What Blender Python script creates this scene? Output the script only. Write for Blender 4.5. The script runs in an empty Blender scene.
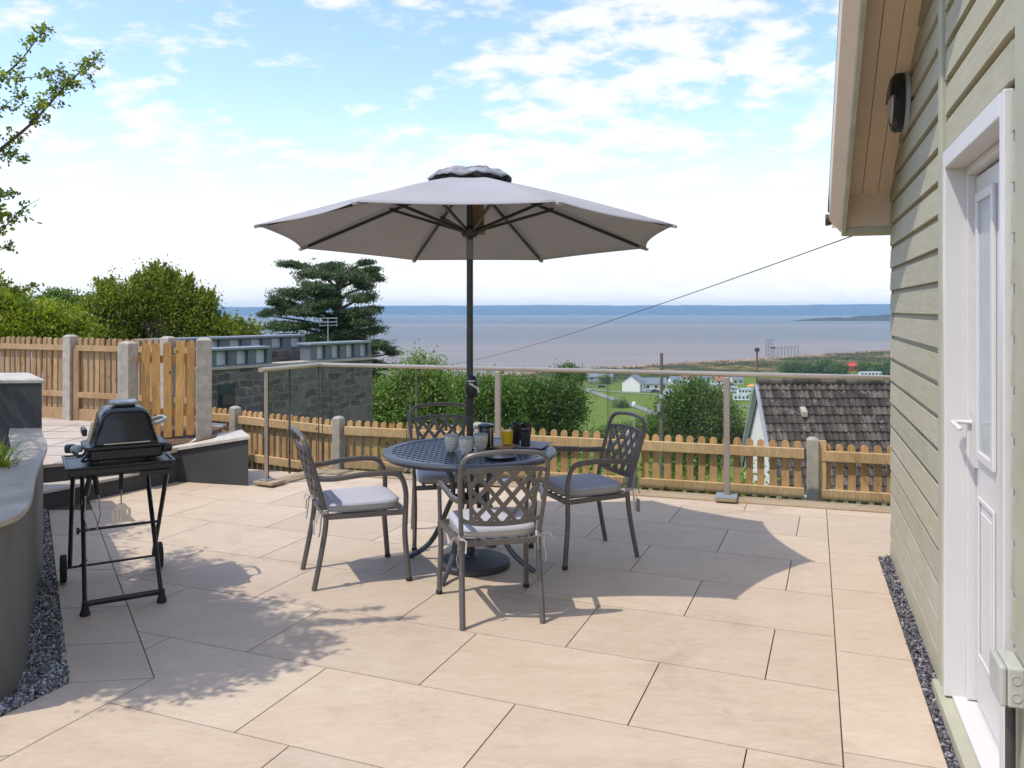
import bpy, bmesh, math, random
import numpy as np
from mathutils import Vector, Matrix
R = math.radians
random.seed(7); rng = np.random.default_rng(7)
S = bpy.context.scene
COL = S.collection
EYE = 1.59

# ------------------------------------------------------------------ camera, sky, sun, exposure
cd = bpy.data.cameras.new("camera"); cam = bpy.data.objects.new("camera", cd); COL.objects.link(cam)
cam.location = (0, 0, EYE); cam.rotation_euler = (R(90), 0, 0)
cd.sensor_width = 36; cd.lens = 820/1024*36; cd.shift_y = (309-384)/1024
cd.clip_start = 0.05; cd.clip_end = 30000
S.camera = cam
S.view_settings.view_transform = 'Standard'; S.view_settings.look = 'None'
S.view_settings.gamma = 1; S.view_settings.exposure = 0.12
SUNV = Vector((-1.0, -0.57, 2.10)).normalized()       # towards the sun
sd = bpy.data.lights.new("sun", 'SUN'); sun = bpy.data.objects.new("sun", sd); COL.objects.link(sun)
sd.energy = 3.4; sd.angle = R(0.53); sd.color = (1.0, 0.95, 0.87)
sun.rotation_euler = (-SUNV).to_track_quat('-Z', 'Y').to_euler(); sun.location = (-5, -3, 12)

W = bpy.data.worlds.new("World"); S.world = W; W.use_nodes = True
nt = W.node_tree; N = nt.nodes; L = nt.links
for n in list(N): N.remove(n)
def nd(t, **k):
    n = N.new(t)
    for a, b in k.items(): setattr(n, a, b)
    return n
def mth(op, a=None, b=None, c=None):
    n = N.new('ShaderNodeMath'); n.operation = op
    for i, v in enumerate((a, b, c)):
        if v is None: continue
        if isinstance(v, (int, float)): n.inputs[i].default_value = v
        else: L.new(v, n.inputs[i])
    return n.outputs[0]
sky = nd('ShaderNodeTexSky', sky_type='NISHITA', sun_disc=False)
sky.sun_elevation = math.asin(SUNV.z); sky.sun_rotation = math.atan2(SUNV.x, SUNV.y)
sky.altitude = 0; sky.air_density = 1.0; sky.dust_density = 0.6; sky.ozone_density = 1.6
tc = nd('ShaderNodeTexCoord'); sep = nd('ShaderNodeSeparateXYZ'); L.new(tc.outputs['Generated'], sep.inputs[0])
zz = mth('MAXIMUM', sep.outputs[2], 0.0)
den = mth('ADD', zz, 0.30)
cmb = nd('ShaderNodeCombineXYZ')
L.new(mth('DIVIDE', sep.outputs[0], den), cmb.inputs[0]); L.new(mth('DIVIDE', sep.outputs[1], den), cmb.inputs[1])
mp = nd('ShaderNodeMapping'); mp.inputs['Location'].default_value = (3.1, 1.7, 0.4); mp.inputs['Scale'].default_value = (1.0, 1.3, 1)
L.new(cmb.outputs[0], mp.inputs[0])
n1 = nd('ShaderNodeTexNoise'); n1.inputs['Scale'].default_value = 7.5; n1.inputs['Detail'].default_value = 9; n1.inputs['Roughness'].default_value = 0.58; n1.inputs['Distortion'].default_value = 0.1
L.new(mp.outputs[0], n1.inputs['Vector'])
n2 = nd('ShaderNodeTexNoise'); n2.inputs['Scale'].default_value = 1.7; n2.inputs['Detail'].default_value = 2
L.new(mp.outputs[0], n2.inputs['Vector'])
cl = mth('ADD', mth('MULTIPLY', n1.outputs['Fac'], 0.80), mth('MULTIPLY', n2.outputs['Fac'], 0.40))
# more cloud towards the right and centre, clearer at the left
cl = mth('ADD', cl, mth('MULTIPLY', sep.outputs[0], 0.05))
rmp = nd('ShaderNodeMapRange'); rmp.inputs['From Min'].default_value = 0.565; rmp.inputs['From Max'].default_value = 0.71; rmp.interpolation_type = 'SMOOTHSTEP'
rmp.inputs['To Max'].default_value = 0.9
L.new(cl, rmp.inputs['Value'])
hz_ = nd('ShaderNodeMapRange'); hz_.interpolation_type = 'SMOOTHSTEP'
hz_.inputs['From Min'].default_value = 0.27; hz_.inputs['From Max'].default_value = 0.0
hz_.inputs['To Min'].default_value = 0.0; hz_.inputs['To Max'].default_value = 0.88
L.new(zz, hz_.inputs['Value'])
mask = mth('SUBTRACT', 1.0, mth('MULTIPLY', mth('SUBTRACT', 1.0, rmp.outputs[0]), mth('SUBTRACT', 1.0, hz_.outputs[0])))
skm = nd('ShaderNodeMix', data_type='RGBA'); skm.blend_type = 'MULTIPLY'; skm.inputs[0].default_value = 1
L.new(sky.outputs[0], skm.inputs[6]); skm.inputs[7].default_value = (2.35, 2.3, 2.5, 1)
mx = nd('ShaderNodeMix', data_type='RGBA'); L.new(mask, mx.inputs[0]); L.new(skm.outputs[2], mx.inputs[6])
mx.inputs[7].default_value = (8.3, 8.3, 8.35, 1)
bg = nd('ShaderNodeBackground'); bg.inputs[1].default_value = 0.118; L.new(mx.outputs[2], bg.inputs[0])
wo = nd('ShaderNodeOutputWorld'); L.new(bg.outputs[0], wo.inputs[0])

# ------------------------------------------------------------------ helpers
def at(px, py, z=0.0):
    d = 820*(EYE-z)/(py-309); return Vector(((px-512)/820*d, d, z))
def atd(px, py, d):
    return Vector(((px-512)/820*d, d, EYE-(py-309)*d/820))

class MB:
    def __init__(s): s.v = []; s.f = []
    def add(s, vs, fs):
        o = len(s.v); s.v += [tuple(v) for v in vs]; s.f += [tuple(i+o for i in f) for f in fs]; return s
    def box(s, a, b):
        x0, y0, z0 = a; x1, y1, z1 = b
        return s.add([(x0,y0,z0),(x1,y0,z0),(x1,y1,z0),(x0,y1,z0),(x0,y0,z1),(x1,y0,z1),(x1,y1,z1),(x0,y1,z1)],
              [(0,3,2,1),(4,5,6,7),(0,1,5,4),(1,2,6,5),(2,3,7,6),(3,0,4,7)])
    def bar(s, a, b, w, h, up=(0,0,1), w2=None, h2=None):
        a = Vector(a); b = Vector(b); t = (b-a).normalized(); up = Vector(up)
        sd_ = t.cross(up)
        if sd_.length < 1e-4: sd_ = t.cross(Vector((0,1,0)))
        sd_.normalize(); u = sd_.cross(t).normalized()
        w2 = w if w2 is None else w2; h2 = h if h2 is None else h2
        vs = []
        for p, ww, hh in ((a, w, h), (b, w2, h2)):
            for i, j in ((-1,-1),(1,-1),(1,1),(-1,1)): vs.append(p+sd_*i*ww/2+u*j*hh/2)
        return s.add(vs, [(3,2,1,0),(4,5,6,7),(0,1,5,4),(1,2,6,5),(2,3,7,6),(3,0,4,7)])
    def tube(s, pts, r, seg=10, cap=True, sx=1.0, closed=False, ref=None):
        pts = [Vector(p) for p in pts]; n = len(pts)
        rs = list(r)+[r[-1]]*n if isinstance(r, (list, tuple)) else [r]*n
        o = len(s.v); prev = None
        for i, p in enumerate(pts):
            if closed: t = pts[(i+1) % n]-pts[i-1]
            else: t = pts[min(i+1, n-1)]-pts[max(i-1, 0)]
            t.normalize()
            if prev is None:
                a = Vector(ref) if ref else (Vector((0,0,1)) if abs(t.z) < 0.9 else Vector((0,1,0)))
            else: a = prev
            nrm = (a-t*a.dot(t)).normalized(); bn = t.cross(nrm); prev = nrm
            for k in range(seg):
                an = 2*math.pi*k/seg
                s.v.append(tuple(p+nrm*math.cos(an)*rs[i]+bn*math.sin(an)*rs[i]*sx))
        m = n if closed else n-1
        for i in range(m):
            for k in range(seg):
                a_ = o+i*seg+k; b_ = o+i*seg+(k+1) % seg
                c_ = o+((i+1) % n)*seg+(k+1) % seg; d_ = o+((i+1) % n)*seg+k
                s.f.append((a_, b_, c_, d_))
        if cap and not closed:
            s.f.append(tuple(o+k for k in reversed(range(seg)))); s.f.append(tuple(o+(n-1)*seg+k for k in range(seg)))
        return s
    def lathe(s, prof, c=(0,0,0), seg=32, axis='z'):
        o = len(s.v); c = Vector(c)
        for r_, z_ in prof:
            for k in range(seg):
                an = 2*math.pi*k/seg
                if axis == 'z': s.v.append(tuple(c+Vector((r_*math.cos(an), r_*math.sin(an), z_))))
                elif axis == 'y': s.v.append(tuple(c+Vector((r_*math.cos(an), z_, r_*math.sin(an)))))
                else: s.v.append(tuple(c+Vector((z_, r_*math.cos(an), r_*math.sin(an)))))
        for i in range(len(prof)-1):
            for k in range(seg):
                s.f.append((o+i*seg+k, o+i*seg+(k+1) % seg, o+(i+1)*seg+(k+1) % seg, o+(i+1)*seg+k))
        if prof[0][0] > 1e-5: s.f.append(tuple(o+k for k in reversed(range(seg))))
        if prof[-1][0] > 1e-5: s.f.append(tuple(o+(len(prof)-1)*seg+k for k in range(seg)))
        return s
    def prism(s, poly, z0, z1):
        n = len(poly); zz0 = z0 if isinstance(z0, (list, tuple)) else [z0]*n; zz1 = z1 if isinstance(z1, (list, tuple)) else [z1]*n
        vs = [(p[0], p[1], zz0[i]) for i, p in enumerate(poly)]+[(p[0], p[1], zz1[i]) for i, p in enumerate(poly)]
        fs = [tuple(reversed(range(n))), tuple(range(n, 2*n))]+[(i, (i+1) % n, n+(i+1) % n, n+i) for i in range(n)]
        return s.add(vs, fs)
    def xf(s, M):
        s.v = [tuple(M @ Vector(v)) for v in s.v]; return s
    def merge(s, o): return s.add(o.v, o.f)
    def build(s, name, mat, parent=None, smooth=False, bevel=0, seg=2, angle=35):
        me = bpy.data.meshes.new(name); me.from_pydata(s.v, [], s.f); me.validate(); me.update()
        bm = bmesh.new(); bm.from_mesh(me); bmesh.ops.recalc_face_normals(bm, faces=bm.faces); bm.to_mesh(me); bm.free()
        if mat: me.materials.append(mat)
        o = bpy.data.objects.new(name, me); COL.objects.link(o)
        if parent: o.parent = parent
        if smooth:
            me.polygons.foreach_set('use_smooth', [True]*len(me.polygons))
            me.set_sharp_from_angle(angle=R(angle)) if hasattr(me, 'set_sharp_from_angle') else None
        if bevel:
            b = o.modifiers.new('bevel', 'BEVEL'); b.width = bevel; b.segments = seg; b.limit_method = 'ANGLE'; b.angle_limit = R(40)
        return o
def tag(o, label, cat, group=None):
    o['label'] = label; o['category'] = cat
    if group: o['group'] = group
    return o
def thing(name, label, cat, loc=(0,0,0), rz=0, group=None):
    o = bpy.data.objects.new(name, None); COL.objects.link(o); o.location = loc; o.rotation_euler = (0,0,rz)
    o.empty_display_size = 0.1
    return tag(o, label, cat, group)
def struct(o, kind='structure'): o['kind'] = kind; return o
def clone(root, loc=None, rz=None, label=None, parent=None):
    c = root.copy(); COL.objects.link(c)
    if parent: c.parent = parent
    if loc is not None: c.location = loc
    if rz is not None: c.rotation_euler = (0,0,rz)
    if label: c['label'] = label
    for ch in list(root.children): clone(ch, parent=c)
    return c

# ------------------------------------------------------------------ materials
def newmat(name):
    m = bpy.data.materials.new(name); m.use_nodes = True; t = m.node_tree
    b = t.nodes['Principled BSDF']; return m, t, b
def ramp(t, fac, cols):
    r = t.nodes.new('ShaderNodeValToRGB'); e = r.color_ramp.elements
    while len(e) < len(cols): e.new(0.5)
    for i, (p, c) in enumerate(cols): e[i].position = p; e[i].color = (*c, 1)
    t.links.new(fac, r.inputs[0]); return r.outputs[0]
def noise(t, scale, detail=4, rough=0.55, vec=None, dist=0, stretch=None, coord='Object'):
    n = t.nodes.new('ShaderNodeTexNoise'); n.inputs['Scale'].default_value = scale; n.inputs['Detail'].default_value = detail
    n.inputs['Roughness'].default_value = rough; n.inputs['Distortion'].default_value = dist
    if vec is None:
        c = t.nodes.new('ShaderNodeTexCoord'); vec = c.outputs[coord]
    if stretch:
        m = t.nodes.new('ShaderNodeMapping'); m.inputs['Scale'].default_value = stretch; t.links.new(vec, m.inputs[0]); vec = m.outputs[0]
    t.links.new(vec, n.inputs['Vector']); return n.outputs['Fac']
def bump(t, b, h, strength=0.3, dist=0.01, prev=None):
    n = t.nodes.new('ShaderNodeBump'); n.inputs['Strength'].default_value = strength; n.inputs['Distance'].default_value = dist
    t.links.new(h, n.inputs['Height'])
    if prev: t.links.new(prev, n.inputs['Normal'])
    t.links.new(n.outputs[0], b.inputs['Normal']); return n.outputs[0]
def mixc(t, fac, a, b, mode='MIX'):
    n = t.nodes.new('ShaderNodeMix'); n.data_type = 'RGBA'; n.blend_type = mode
    for i, v in ((0, fac), (6, a), (7, b)):
        if isinstance(v, (int, float)): n.inputs[i].default_value = v
        elif isinstance(v, tuple): n.inputs[i].default_value = (*v, 1)
        else: t.links.new(v, n.inputs[i])
    return n.outputs[2]
def simple(name, c, rough=0.5, metal=0.0, var=0.15, scale=8, bs=0.0, bd=0.003, bscale=60, stretch=None, spec=0.5):
    m, t, b = newmat(name)
    k0 = tuple(x*(1-var) for x in c); k1 = tuple(min(1, x*(1+var)) for x in c)
    f = noise(t, scale, 5, 0.6, stretch=stretch)
    t.links.new(ramp(t, f, [(0.3, k0), (0.7, k1)]), b.inputs['Base Color'])
    b.inputs['Roughness'].default_value = rough; b.inputs['Metallic'].default_value = metal
    b.inputs['Specular IOR Level'].default_value = spec
    if bs: bump(t, b, noise(t, bscale, 4, stretch=stretch), bs, bd)
    return m
M = {}
M['metal'] = simple('cast_metal', (0.13, 0.118, 0.108), 0.42, 0.35, 0.12, 14, 0.15, 0.001, 300)
M['tablemetal'] = simple('table_metal', (0.085, 0.09, 0.10), 0.38, 0.4, 0.12, 14, 0.15, 0.001, 300)
M['cushion'] = simple('cushion_fabric', (0.41, 0.40, 0.44), 0.95, 0, 0.06, 6, 0.35, 0.002, 420)
M['cushion_side'] = simple('cushion_edge_fabric', (0.44, 0.40, 0.35), 0.95, 0, 0.05, 6, 0.3, 0.002, 420)
M['black'] = simple('black_plastic', (0.016, 0.017, 0.018), 0.36, 0, 0.2, 20, 0.1, 0.0006, 500)
M['blackmetal'] = simple('black_enamel', (0.018, 0.019, 0.021), 0.27, 0.1, 0.15, 9)
M['basecast'] = simple('cast_base', (0.035, 0.038, 0.040), 0.62, 0, 0.2, 20)
M['rubber'] = simple('rubber', (0.02, 0.02, 0.02), 0.8)
M['chrome'] = simple('steel', (0.55, 0.54, 0.52), 0.28, 1.0, 0.1, 20)
M['railmetal'] = simple('handrail_metal', (0.55, 0.47, 0.38), 0.36, 0.8, 0.08, 5, 0.05, 0.001, 200)
M['postmetal'] = simple('post_metal', (0.40, 0.35, 0.29), 0.42, 0.6, 0.1, 5)
M['polemetal'] = simple('umbrella_pole', (0.055, 0.058, 0.062), 0.34, 0.5, 0.15, 10)
M['greypole'] = simple('grey_pole', (0.20, 0.20, 0.20), 0.5, 0.3)
M['upvc'] = simple('white_upvc', (0.62, 0.59, 0.56), 0.32, 0, 0.02, 3)
M['whitepaint'] = simple('white_paint', (0.74, 0.69, 0.62), 0.8, 0, 0.06, 1.5, 0.2, 0.004, 20)
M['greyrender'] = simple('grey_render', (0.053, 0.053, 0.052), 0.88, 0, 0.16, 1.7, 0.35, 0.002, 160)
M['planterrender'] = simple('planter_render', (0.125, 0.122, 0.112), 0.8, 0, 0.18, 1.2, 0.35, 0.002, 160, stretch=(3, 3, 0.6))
M['soffit'] = simple('soffit_board', (0.68, 0.53, 0.39), 0.7, 0, 0.05, 3)
M['sagetrim'] = simple('sage_trim', (0.40, 0.38, 0.27), 0.65, 0, 0.1, 4, 0.2, 0.001, 120)
M['conpost'] = simple('concrete_post', (0.38, 0.335, 0.27), 0.92, 0, 0.2, 14, 0.5, 0.003, 90)
M['slate'] = simple('slate_cladding', (0.12, 0.135, 0.145), 0.6, 0, 0.15, 3, 0.2, 0.01, 10)
M['capgrey'] = simple('zinc_cap', (0.22, 0.25, 0.27), 0.5, 0.1, 0.1, 3)
M['paleglass'] = simple('pale_pane', (0.55, 0.60, 0.62), 0.12, 0, 0.2, 1.2)
M['greytrim'] = simple('grey_trim', (0.33, 0.35, 0.36), 0.5)
M['red'] = simple('red_paint', (0.62, 0.03, 0.025), 0.5)
M['jettygrey'] = simple('jetty_grey', (0.10, 0.095, 0.10), 0.8)
M['orange'] = simple('orange_paint', (0.75, 0.3, 0.04), 0.5)
M['roofgrey'] = simple('slate_roof', (0.16, 0.18, 0.21), 0.7)
M['caravan'] = simple('caravan_paint', (0.72, 0.74, 0.73), 0.4)
M['darkwin'] = simple('dark_window', (0.04, 0.05, 0.06), 0.1)
M['soil'] = simple('bark_soil', (0.13, 0.075, 0.045), 0.98, 0, 0.5, 30, 0.9, 0.02, 60)
M['asphalt'] = simple('pale_path', (0.20, 0.185, 0.16), 0.95, 0, 0.1, 0.3)
M['barktree'] = simple('bark', (0.10, 0.075, 0.055), 0.95, 0, 0.3, 12, 0.6, 0.01, 40)
M['poletimber'] = simple('pole_timber', (0.15, 0.115, 0.085), 0.9, 0, 0.25, 6, stretch=(4,4,0.4))
M['boardwood'] = simple('serving_wood', (0.42, 0.22, 0.09), 0.55, 0, 0.25, 25, stretch=(1,6,1))
M['placemat'] = simple('grey_mat', (0.25, 0.26, 0.29), 0.6, 0, 0.1, 20)
M['lens'] = simple('lamp_lens', (0.66, 0.66, 0.68), 0.25)
M['tagpaper'] = simple('tag_paper', (0.40, 0.33, 0.31), 0.8)
M['sunlitbrown'] = simple('sunlit_canopy_brown', (0.30, 0.17, 0.09), 0.9)  # sunlight on the inner canopy, put into a plain brown
M['flower'] = simple('flower_petal', (0.6, 0.12, 0.08), 0.7)
M['gutterblack'] = simple('gutter_plastic', (0.05, 0.045, 0.04), 0.4)
M['boxgrey'] = simple('junction_plastic', (0.40, 0.395, 0.34), 0.5)
M['juice'] = simple('orange_juice', (0.95, 0.55, 0.01), 0.35, 0, 0.05)

def wood(name, c, var=0.28):
    m, t, b = newmat(name)
    g = noise(t, 7, 6, 0.6, stretch=(9, 9, 1.1), dist=0.6)
    k = noise(t, 2.3, 3, 0.5)
    k0 = tuple(x*(1-var) for x in c); k1 = tuple(min(1, x*(1+var*0.8)) for x in c)
    c1 = ramp(t, g, [(0.3, k0), (0.68, k1)])
    c2 = mixc(t, ramp(t, k, [(0.3, (0,0,0)), (0.7, (1,1,1))]), c1, mixc(t, 1.0, c1, (0.82, 0.74, 0.66), 'MULTIPLY'))
    v = t.nodes.new('ShaderNodeTexVoronoi'); v.inputs['Scale'].default_value = 5.5
    tcn = t.nodes.new('ShaderNodeTexCoord'); t.links.new(tcn.outputs['Object'], v.inputs['Vector'])
    c3 = mixc(t, ramp(t, v.outputs['Distance'], [(0.05, (1,1,1)), (0.11, (0,0,0))]), c2, (0.13, 0.065, 0.03))
    gi = t.nodes.new('ShaderNodeNewGeometry'); c3 = mixc(t, 1.0, c3, ramp(t, gi.outputs['Random Per Island'], [(0, (0.74, 0.72, 0.70)), (0.5, (0.96, 0.95, 0.93)), (1, (1.12, 1.10, 1.06))]), 'MULTIPLY')
    t.links.new(c3, b.inputs['Base Color']); b.inputs['Roughness'].default_value = 0.85
    bump(t, b, g, 0.35, 0.003); return m
M['wood'] = wood('new_softwood', (0.57, 0.36, 0.16))
M['woodyellow'] = wood('yellow_softwood', (0.62, 0.36, 0.12))
M['woodpale'] = wood('pale_softwood', (0.64, 0.44, 0.225))
M['woodold'] = wood('weathered_softwood', (0.40, 0.265, 0.135))
M['sleeper'] = wood('sleeper_wood', (0.42, 0.33, 0.22), 0.15)

def paving():
    m, t, b = newmat('sandstone_porcelain')
    a = t.nodes.new('ShaderNodeAttribute'); a.attribute_name = 'slab'
    gp = t.nodes.new('ShaderNodeNewGeometry')
    add = t.nodes.new('ShaderNodeVectorMath'); add.operation = 'MULTIPLY_ADD'
    t.links.new(a.outputs['Color'], add.inputs[0]); add.inputs[1].default_value = (7, 7, 7); t.links.new(gp.outputs['Position'], add.inputs[2])
    f1 = noise(t, 1.6, 6, 0.62, vec=add.outputs[0], dist=0.9, stretch=(1, 2.2, 1))
    f2 = noise(t, 9, 5, 0.65, vec=add.outputs[0], dist=1.5, stretch=(1, 2.5, 1))
    c1 = ramp(t, f1, [(0.28, (0.455, 0.350, 0.245)), (0.5, (0.505, 0.40, 0.29)), (0.74, (0.565, 0.465, 0.35))])
    c2 = mixc(t, 0.5, c1, ramp(t, f2, [(0.3, (0.445, 0.345, 0.24)), (0.7, (0.58, 0.475, 0.36))]))
    sp = t.nodes.new('ShaderNodeSeparateColor'); t.links.new(a.outputs['Color'], sp.inputs[0])
    c3 = mixc(t, 1.0, c2, ramp(t, sp.outputs[0], [(0, (0.90, 0.89, 0.88)), (0.5, (0.96, 0.94, 0.92)), (1, (1.04, 1.04, 1.03))]), 'MULTIPLY')
    st = noise(t, 0.9, 7, 0.7, vec=gp.outputs['Position'], dist=0.6)
    c3 = mixc(t, 1.0, c3, ramp(t, st, [(0.34, (0.84, 0.83, 0.82)), (0.46, (1, 1, 1)), (1, (1, 1, 1))]), 'MULTIPLY')
    vn = noise(t, 4.5, 8, 0.75, vec=add.outputs[0], dist=2.2, stretch=(1, 3.2, 1))
    c3 = mixc(t, 1.0, c3, ramp(t, vn, [(0.40, (0.965, 0.95, 0.93)), (0.50, (1, 1, 1)), (0.60, (1.02, 1.02, 1.03))]), 'MULTIPLY')
    t.links.new(c3, b.inputs['Base Color'])
    t.links.new(ramp(t, f2, [(0.2, (0.55,)*3), (0.8, (0.78,)*3)]), b.inputs['Roughness'])
    bump(t, b, f2, 0.12, 0.002); return m
M['paving'] = paving()
M['terrace'] = simple('terrace_stone', (0.44, 0.37, 0.30), 0.8, 0, 0.14, 3, 0.15, 0.002, 30)
M['joint'] = simple('joint_grout', (0.085, 0.065, 0.048), 0.95)
M['capstone'] = simple('cap_stone', (0.46, 0.42, 0.36), 0.75, 0, 0.22, 5, 0.25, 0.003, 40)
M['greycap'] = simple('grey_cap_stone', (0.37, 0.325, 0.26), 0.75, 0, 0.25, 4, 0.25, 0.003, 40)

def siding():
    m, t, b = newmat('sage_siding')
    g = noise(t, 5, 6, 0.6, stretch=(1.0, 8, 9), dist=0.3); k = noise(t, 1.8, 4)
    c = ramp(t, g, [(0.3, (0.37, 0.335, 0.225)), (0.7, (0.45, 0.41, 0.29))])
    c = mixc(t, ramp(t, k, [(0.5, (0,0,0)), (0.72, (0.5,)*3)]), c, (0.47, 0.45, 0.38))
    gi = t.nodes.new('ShaderNodeNewGeometry'); c = mixc(t, 1.0, c, ramp(t, gi.outputs['Random Per Island'], [(0, (0.90, 0.90, 0.90)), (1, (1.06, 1.05, 1.05))]), 'MULTIPLY')
    gr2 = noise(t, 3, 8, 0.75, stretch=(1.0, 30, 40)); c = mixc(t, 1.0, c, ramp(t, gr2, [(0.3, (0.88, 0.88, 0.86)), (0.6, (1.04, 1.04, 1.04))]), 'MULTIPLY')
    t.links.new(c, b.inputs['Base Color']); b.inputs['Roughness'].default_value = 0.7
    bump(t, b, gr2, 0.4, 0.003); return m
M['siding'] = siding()

def stonewall():
    m, t, b = newmat('dark_rubble_stone')
    tcn = t.nodes.new('ShaderNodeTexCoord')
    br = t.nodes.new('ShaderNodeTexBrick'); br.inputs['Scale'].default_value = 1.0
    br.inputs['Brick Width'].default_value = 0.34; br.inputs['Row Height'].default_value = 0.17; br.inputs['Mortar Size'].default_value = 0.018
    br.inputs['Color1'].default_value = (0.09, 0.081, 0.075, 1); br.inputs['Color2'].default_value = (0.19, 0.17, 0.155, 1); br.inputs['Mortar'].default_value = (0.20, 0.18, 0.155, 1)
    br.inputs['Bias'].default_value = -0.1
    mpn = t.nodes.new('ShaderNodeMapping'); mpn.inputs['Rotation'].default_value = (R(90), 0, 0)
    t.links.new(tcn.outputs['Object'], mpn.inputs[0])
    wob = t.nodes.new('ShaderNodeTexNoise'); wob.inputs['Scale'].default_value = 3; t.links.new(tcn.outputs['Object'], wob.inputs['Vector'])
    va = t.nodes.new('ShaderNodeVectorMath'); va.operation = 'MULTIPLY_ADD'; t.links.new(wob.outputs['Color'], va.inputs[0]); va.inputs[1].default_value = (0.22,)*3
    t.links.new(mpn.outputs[0], va.inputs[2]); t.links.new(va.outputs[0], br.inputs['Vector'])
    f = noise(t, 6, 6, 0.65); c = mixc(t, 1.0, br.outputs['Color'], ramp(t, f, [(0.3, (0.6,)*3), (0.7, (1.3, 1.27, 1.24))]), 'MULTIPLY')
    t.links.new(c, b.inputs['Base Color']); b.inputs['Roughness'].default_value = 0.9
    p = bump(t, b, br.outputs['Fac'], 0.8, -0.02); bump(t, b, f, 0.6, 0.04, p); return m
M['stone'] = stonewall()

def rooftile():
    m, t, b = newmat('weathered_tile')
    a = t.nodes.new('ShaderNodeAttribute'); a.attribute_name = 'slab'
    sp = t.nodes.new('ShaderNodeSeparateColor'); t.links.new(a.outputs['Color'], sp.inputs[0])
    c = ramp(t, sp.outputs[0], [(0, (0.035, 0.026, 0.022)), (0.6, (0.075, 0.054, 0.044)), (1, (0.13, 0.10, 0.085))])
    f = noise(t, 3.5, 6, 0.7); c = mixc(t, ramp(t, f, [(0.55, (0,0,0)), (0.72, (0.75,)*3)]), c, (0.30, 0.28, 0.25))
    t.links.new(c, b.inputs['Base Color']); b.inputs['Roughness'].default_value = 0.9
    bump(t, b, noise(t, 25, 4), 0.4, 0.01); return m
M['tile'] = rooftile()

def leafmat(name, c0, c1, trans=0.35):
    m, t, b = newmat(name)
    a = t.nodes.new('ShaderNodeAttribute'); a.attribute_name = 'slab'
    sp = t.nodes.new('ShaderNodeSeparateColor'); t.links.new(a.outputs['Color'], sp.inputs[0])
    c = ramp(t, sp.outputs[0], [(0, c0), (1, c1)])
    t.links.new(c, b.inputs['Base Color']); b.inputs['Roughness'].default_value = 0.5
    b.inputs['Specular IOR Level'].default_value = 0.35
    tr = t.nodes.new('ShaderNodeBsdfTranslucent'); t.links.new(mixc(t, 1.0, c, (1.25, 1.35, 0.6), 'MULTIPLY'), tr.inputs[0])
    ms = t.nodes.new('ShaderNodeMixShader'); ms.inputs[0].default_value = trans
    t.links.new(b.outputs[0], ms.inputs[1]); t.links.new(tr.outputs[0], ms.inputs[2])
    t.links.new(ms.outputs[0], t.nodes['Material Output'].inputs[0]); return m
M['leafyew'] = leafmat('yew_leaf', (0.045, 0.075, 0.010), (0.34, 0.38, 0.035))
M['leaflime'] = leafmat('lime_leaf', (0.08, 0.13, 0.012), (0.38, 0.42, 0.04), 0.45)
M['leafcedar'] = leafmat('cedar_leaf', (0.022, 0.045, 0.018), (0.115, 0.16, 0.06), 0.2)
M['leafdark'] = leafmat('dark_leaf', (0.03, 0.06, 0.012), (0.17, 0.26, 0.05))
M['leafmid'] = leafmat('mid_leaf', (0.04, 0.085, 0.014), (0.22, 0.32, 0.06))
M['leaflight'] = leafmat('light_leaf', (0.07, 0.12, 0.02), (0.30, 0.40, 0.09), 0.4)
M['leafhaw'] = leafmat('hawthorn_leaf', (0.09, 0.14, 0.018), (0.30, 0.36, 0.05), 0.5)

def clothmat(name, c, trans):
    m, t, b = newmat(name)
    f = noise(t, 3, 4); t.links.new(ramp(t, f, [(0.3, tuple(x*0.94 for x in c)), (0.7, tuple(x*1.05 for x in c))]), b.inputs['Base Color'])
    b.inputs['Roughness'].default_value = 0.9; bump(t, b, noise(t, 600, 2), 0.15, 0.001)
    tr = t.nodes.new('ShaderNodeBsdfTranslucent'); tr.inputs[0].default_value = (*[x*0.9 for x in c], 1)
    ms = t.nodes.new('ShaderNodeMixShader'); ms.inputs[0].default_value = trans
    t.links.new(b.outputs[0], ms.inputs[1]); t.links.new(tr.outputs[0], ms.inputs[2])
    t.links.new(ms.outputs[0], t.nodes['Material Output'].inputs[0]); return m
M['canopy'] = clothmat('canopy_fabric', (0.45, 0.435, 0.445), 0.27)
def glassmat(name, tint, gl=1.0):
    m, t, b = newmat(name); t.nodes.remove(b)
    tr = t.nodes.new('ShaderNodeBsdfTransparent'); tr.inputs[0].default_value = (*tint, 1)
    g = t.nodes.new('ShaderNodeBsdfGlossy'); g.inputs['Roughness'].default_value = 0.01; g.inputs[0].default_value = (gl, gl, gl, 1)
    fr = t.nodes.new('ShaderNodeFresnel'); fr.inputs[0].default_value = 1.30
    ge = t.nodes.new('ShaderNodeNewGeometry'); iv = t.nodes.new('ShaderNodeMath'); iv.operation = 'SUBTRACT'; iv.inputs[0].default_value = 1.0; t.links.new(ge.outputs['Backfacing'], iv.inputs[1]); mu = t.nodes.new('ShaderNodeMath'); mu.operation = 'MULTIPLY'; t.links.new(fr.outputs[0], mu.inputs[0]); t.links.new(iv.outputs[0], mu.inputs[1])
    ms = t.nodes.new('ShaderNodeMixShader'); t.links.new(mu.outputs[0], ms.inputs[0]); t.links.new(tr.outputs[0], ms.inputs[1]); t.links.new(g.outputs[0], ms.inputs[2])
    t.links.new(ms.outputs[0], t.nodes['Material Output'].inputs[0]); return m
M['glass'] = glassmat('clear_glass', (0.965, 0.98, 0.97))
M['tumbler'] = glassmat('tumbler_glass', (0.95, 0.96, 0.96))
M['glassedge'] = simple('glass_edge', (0.045, 0.06, 0.055), 0.2)
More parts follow.
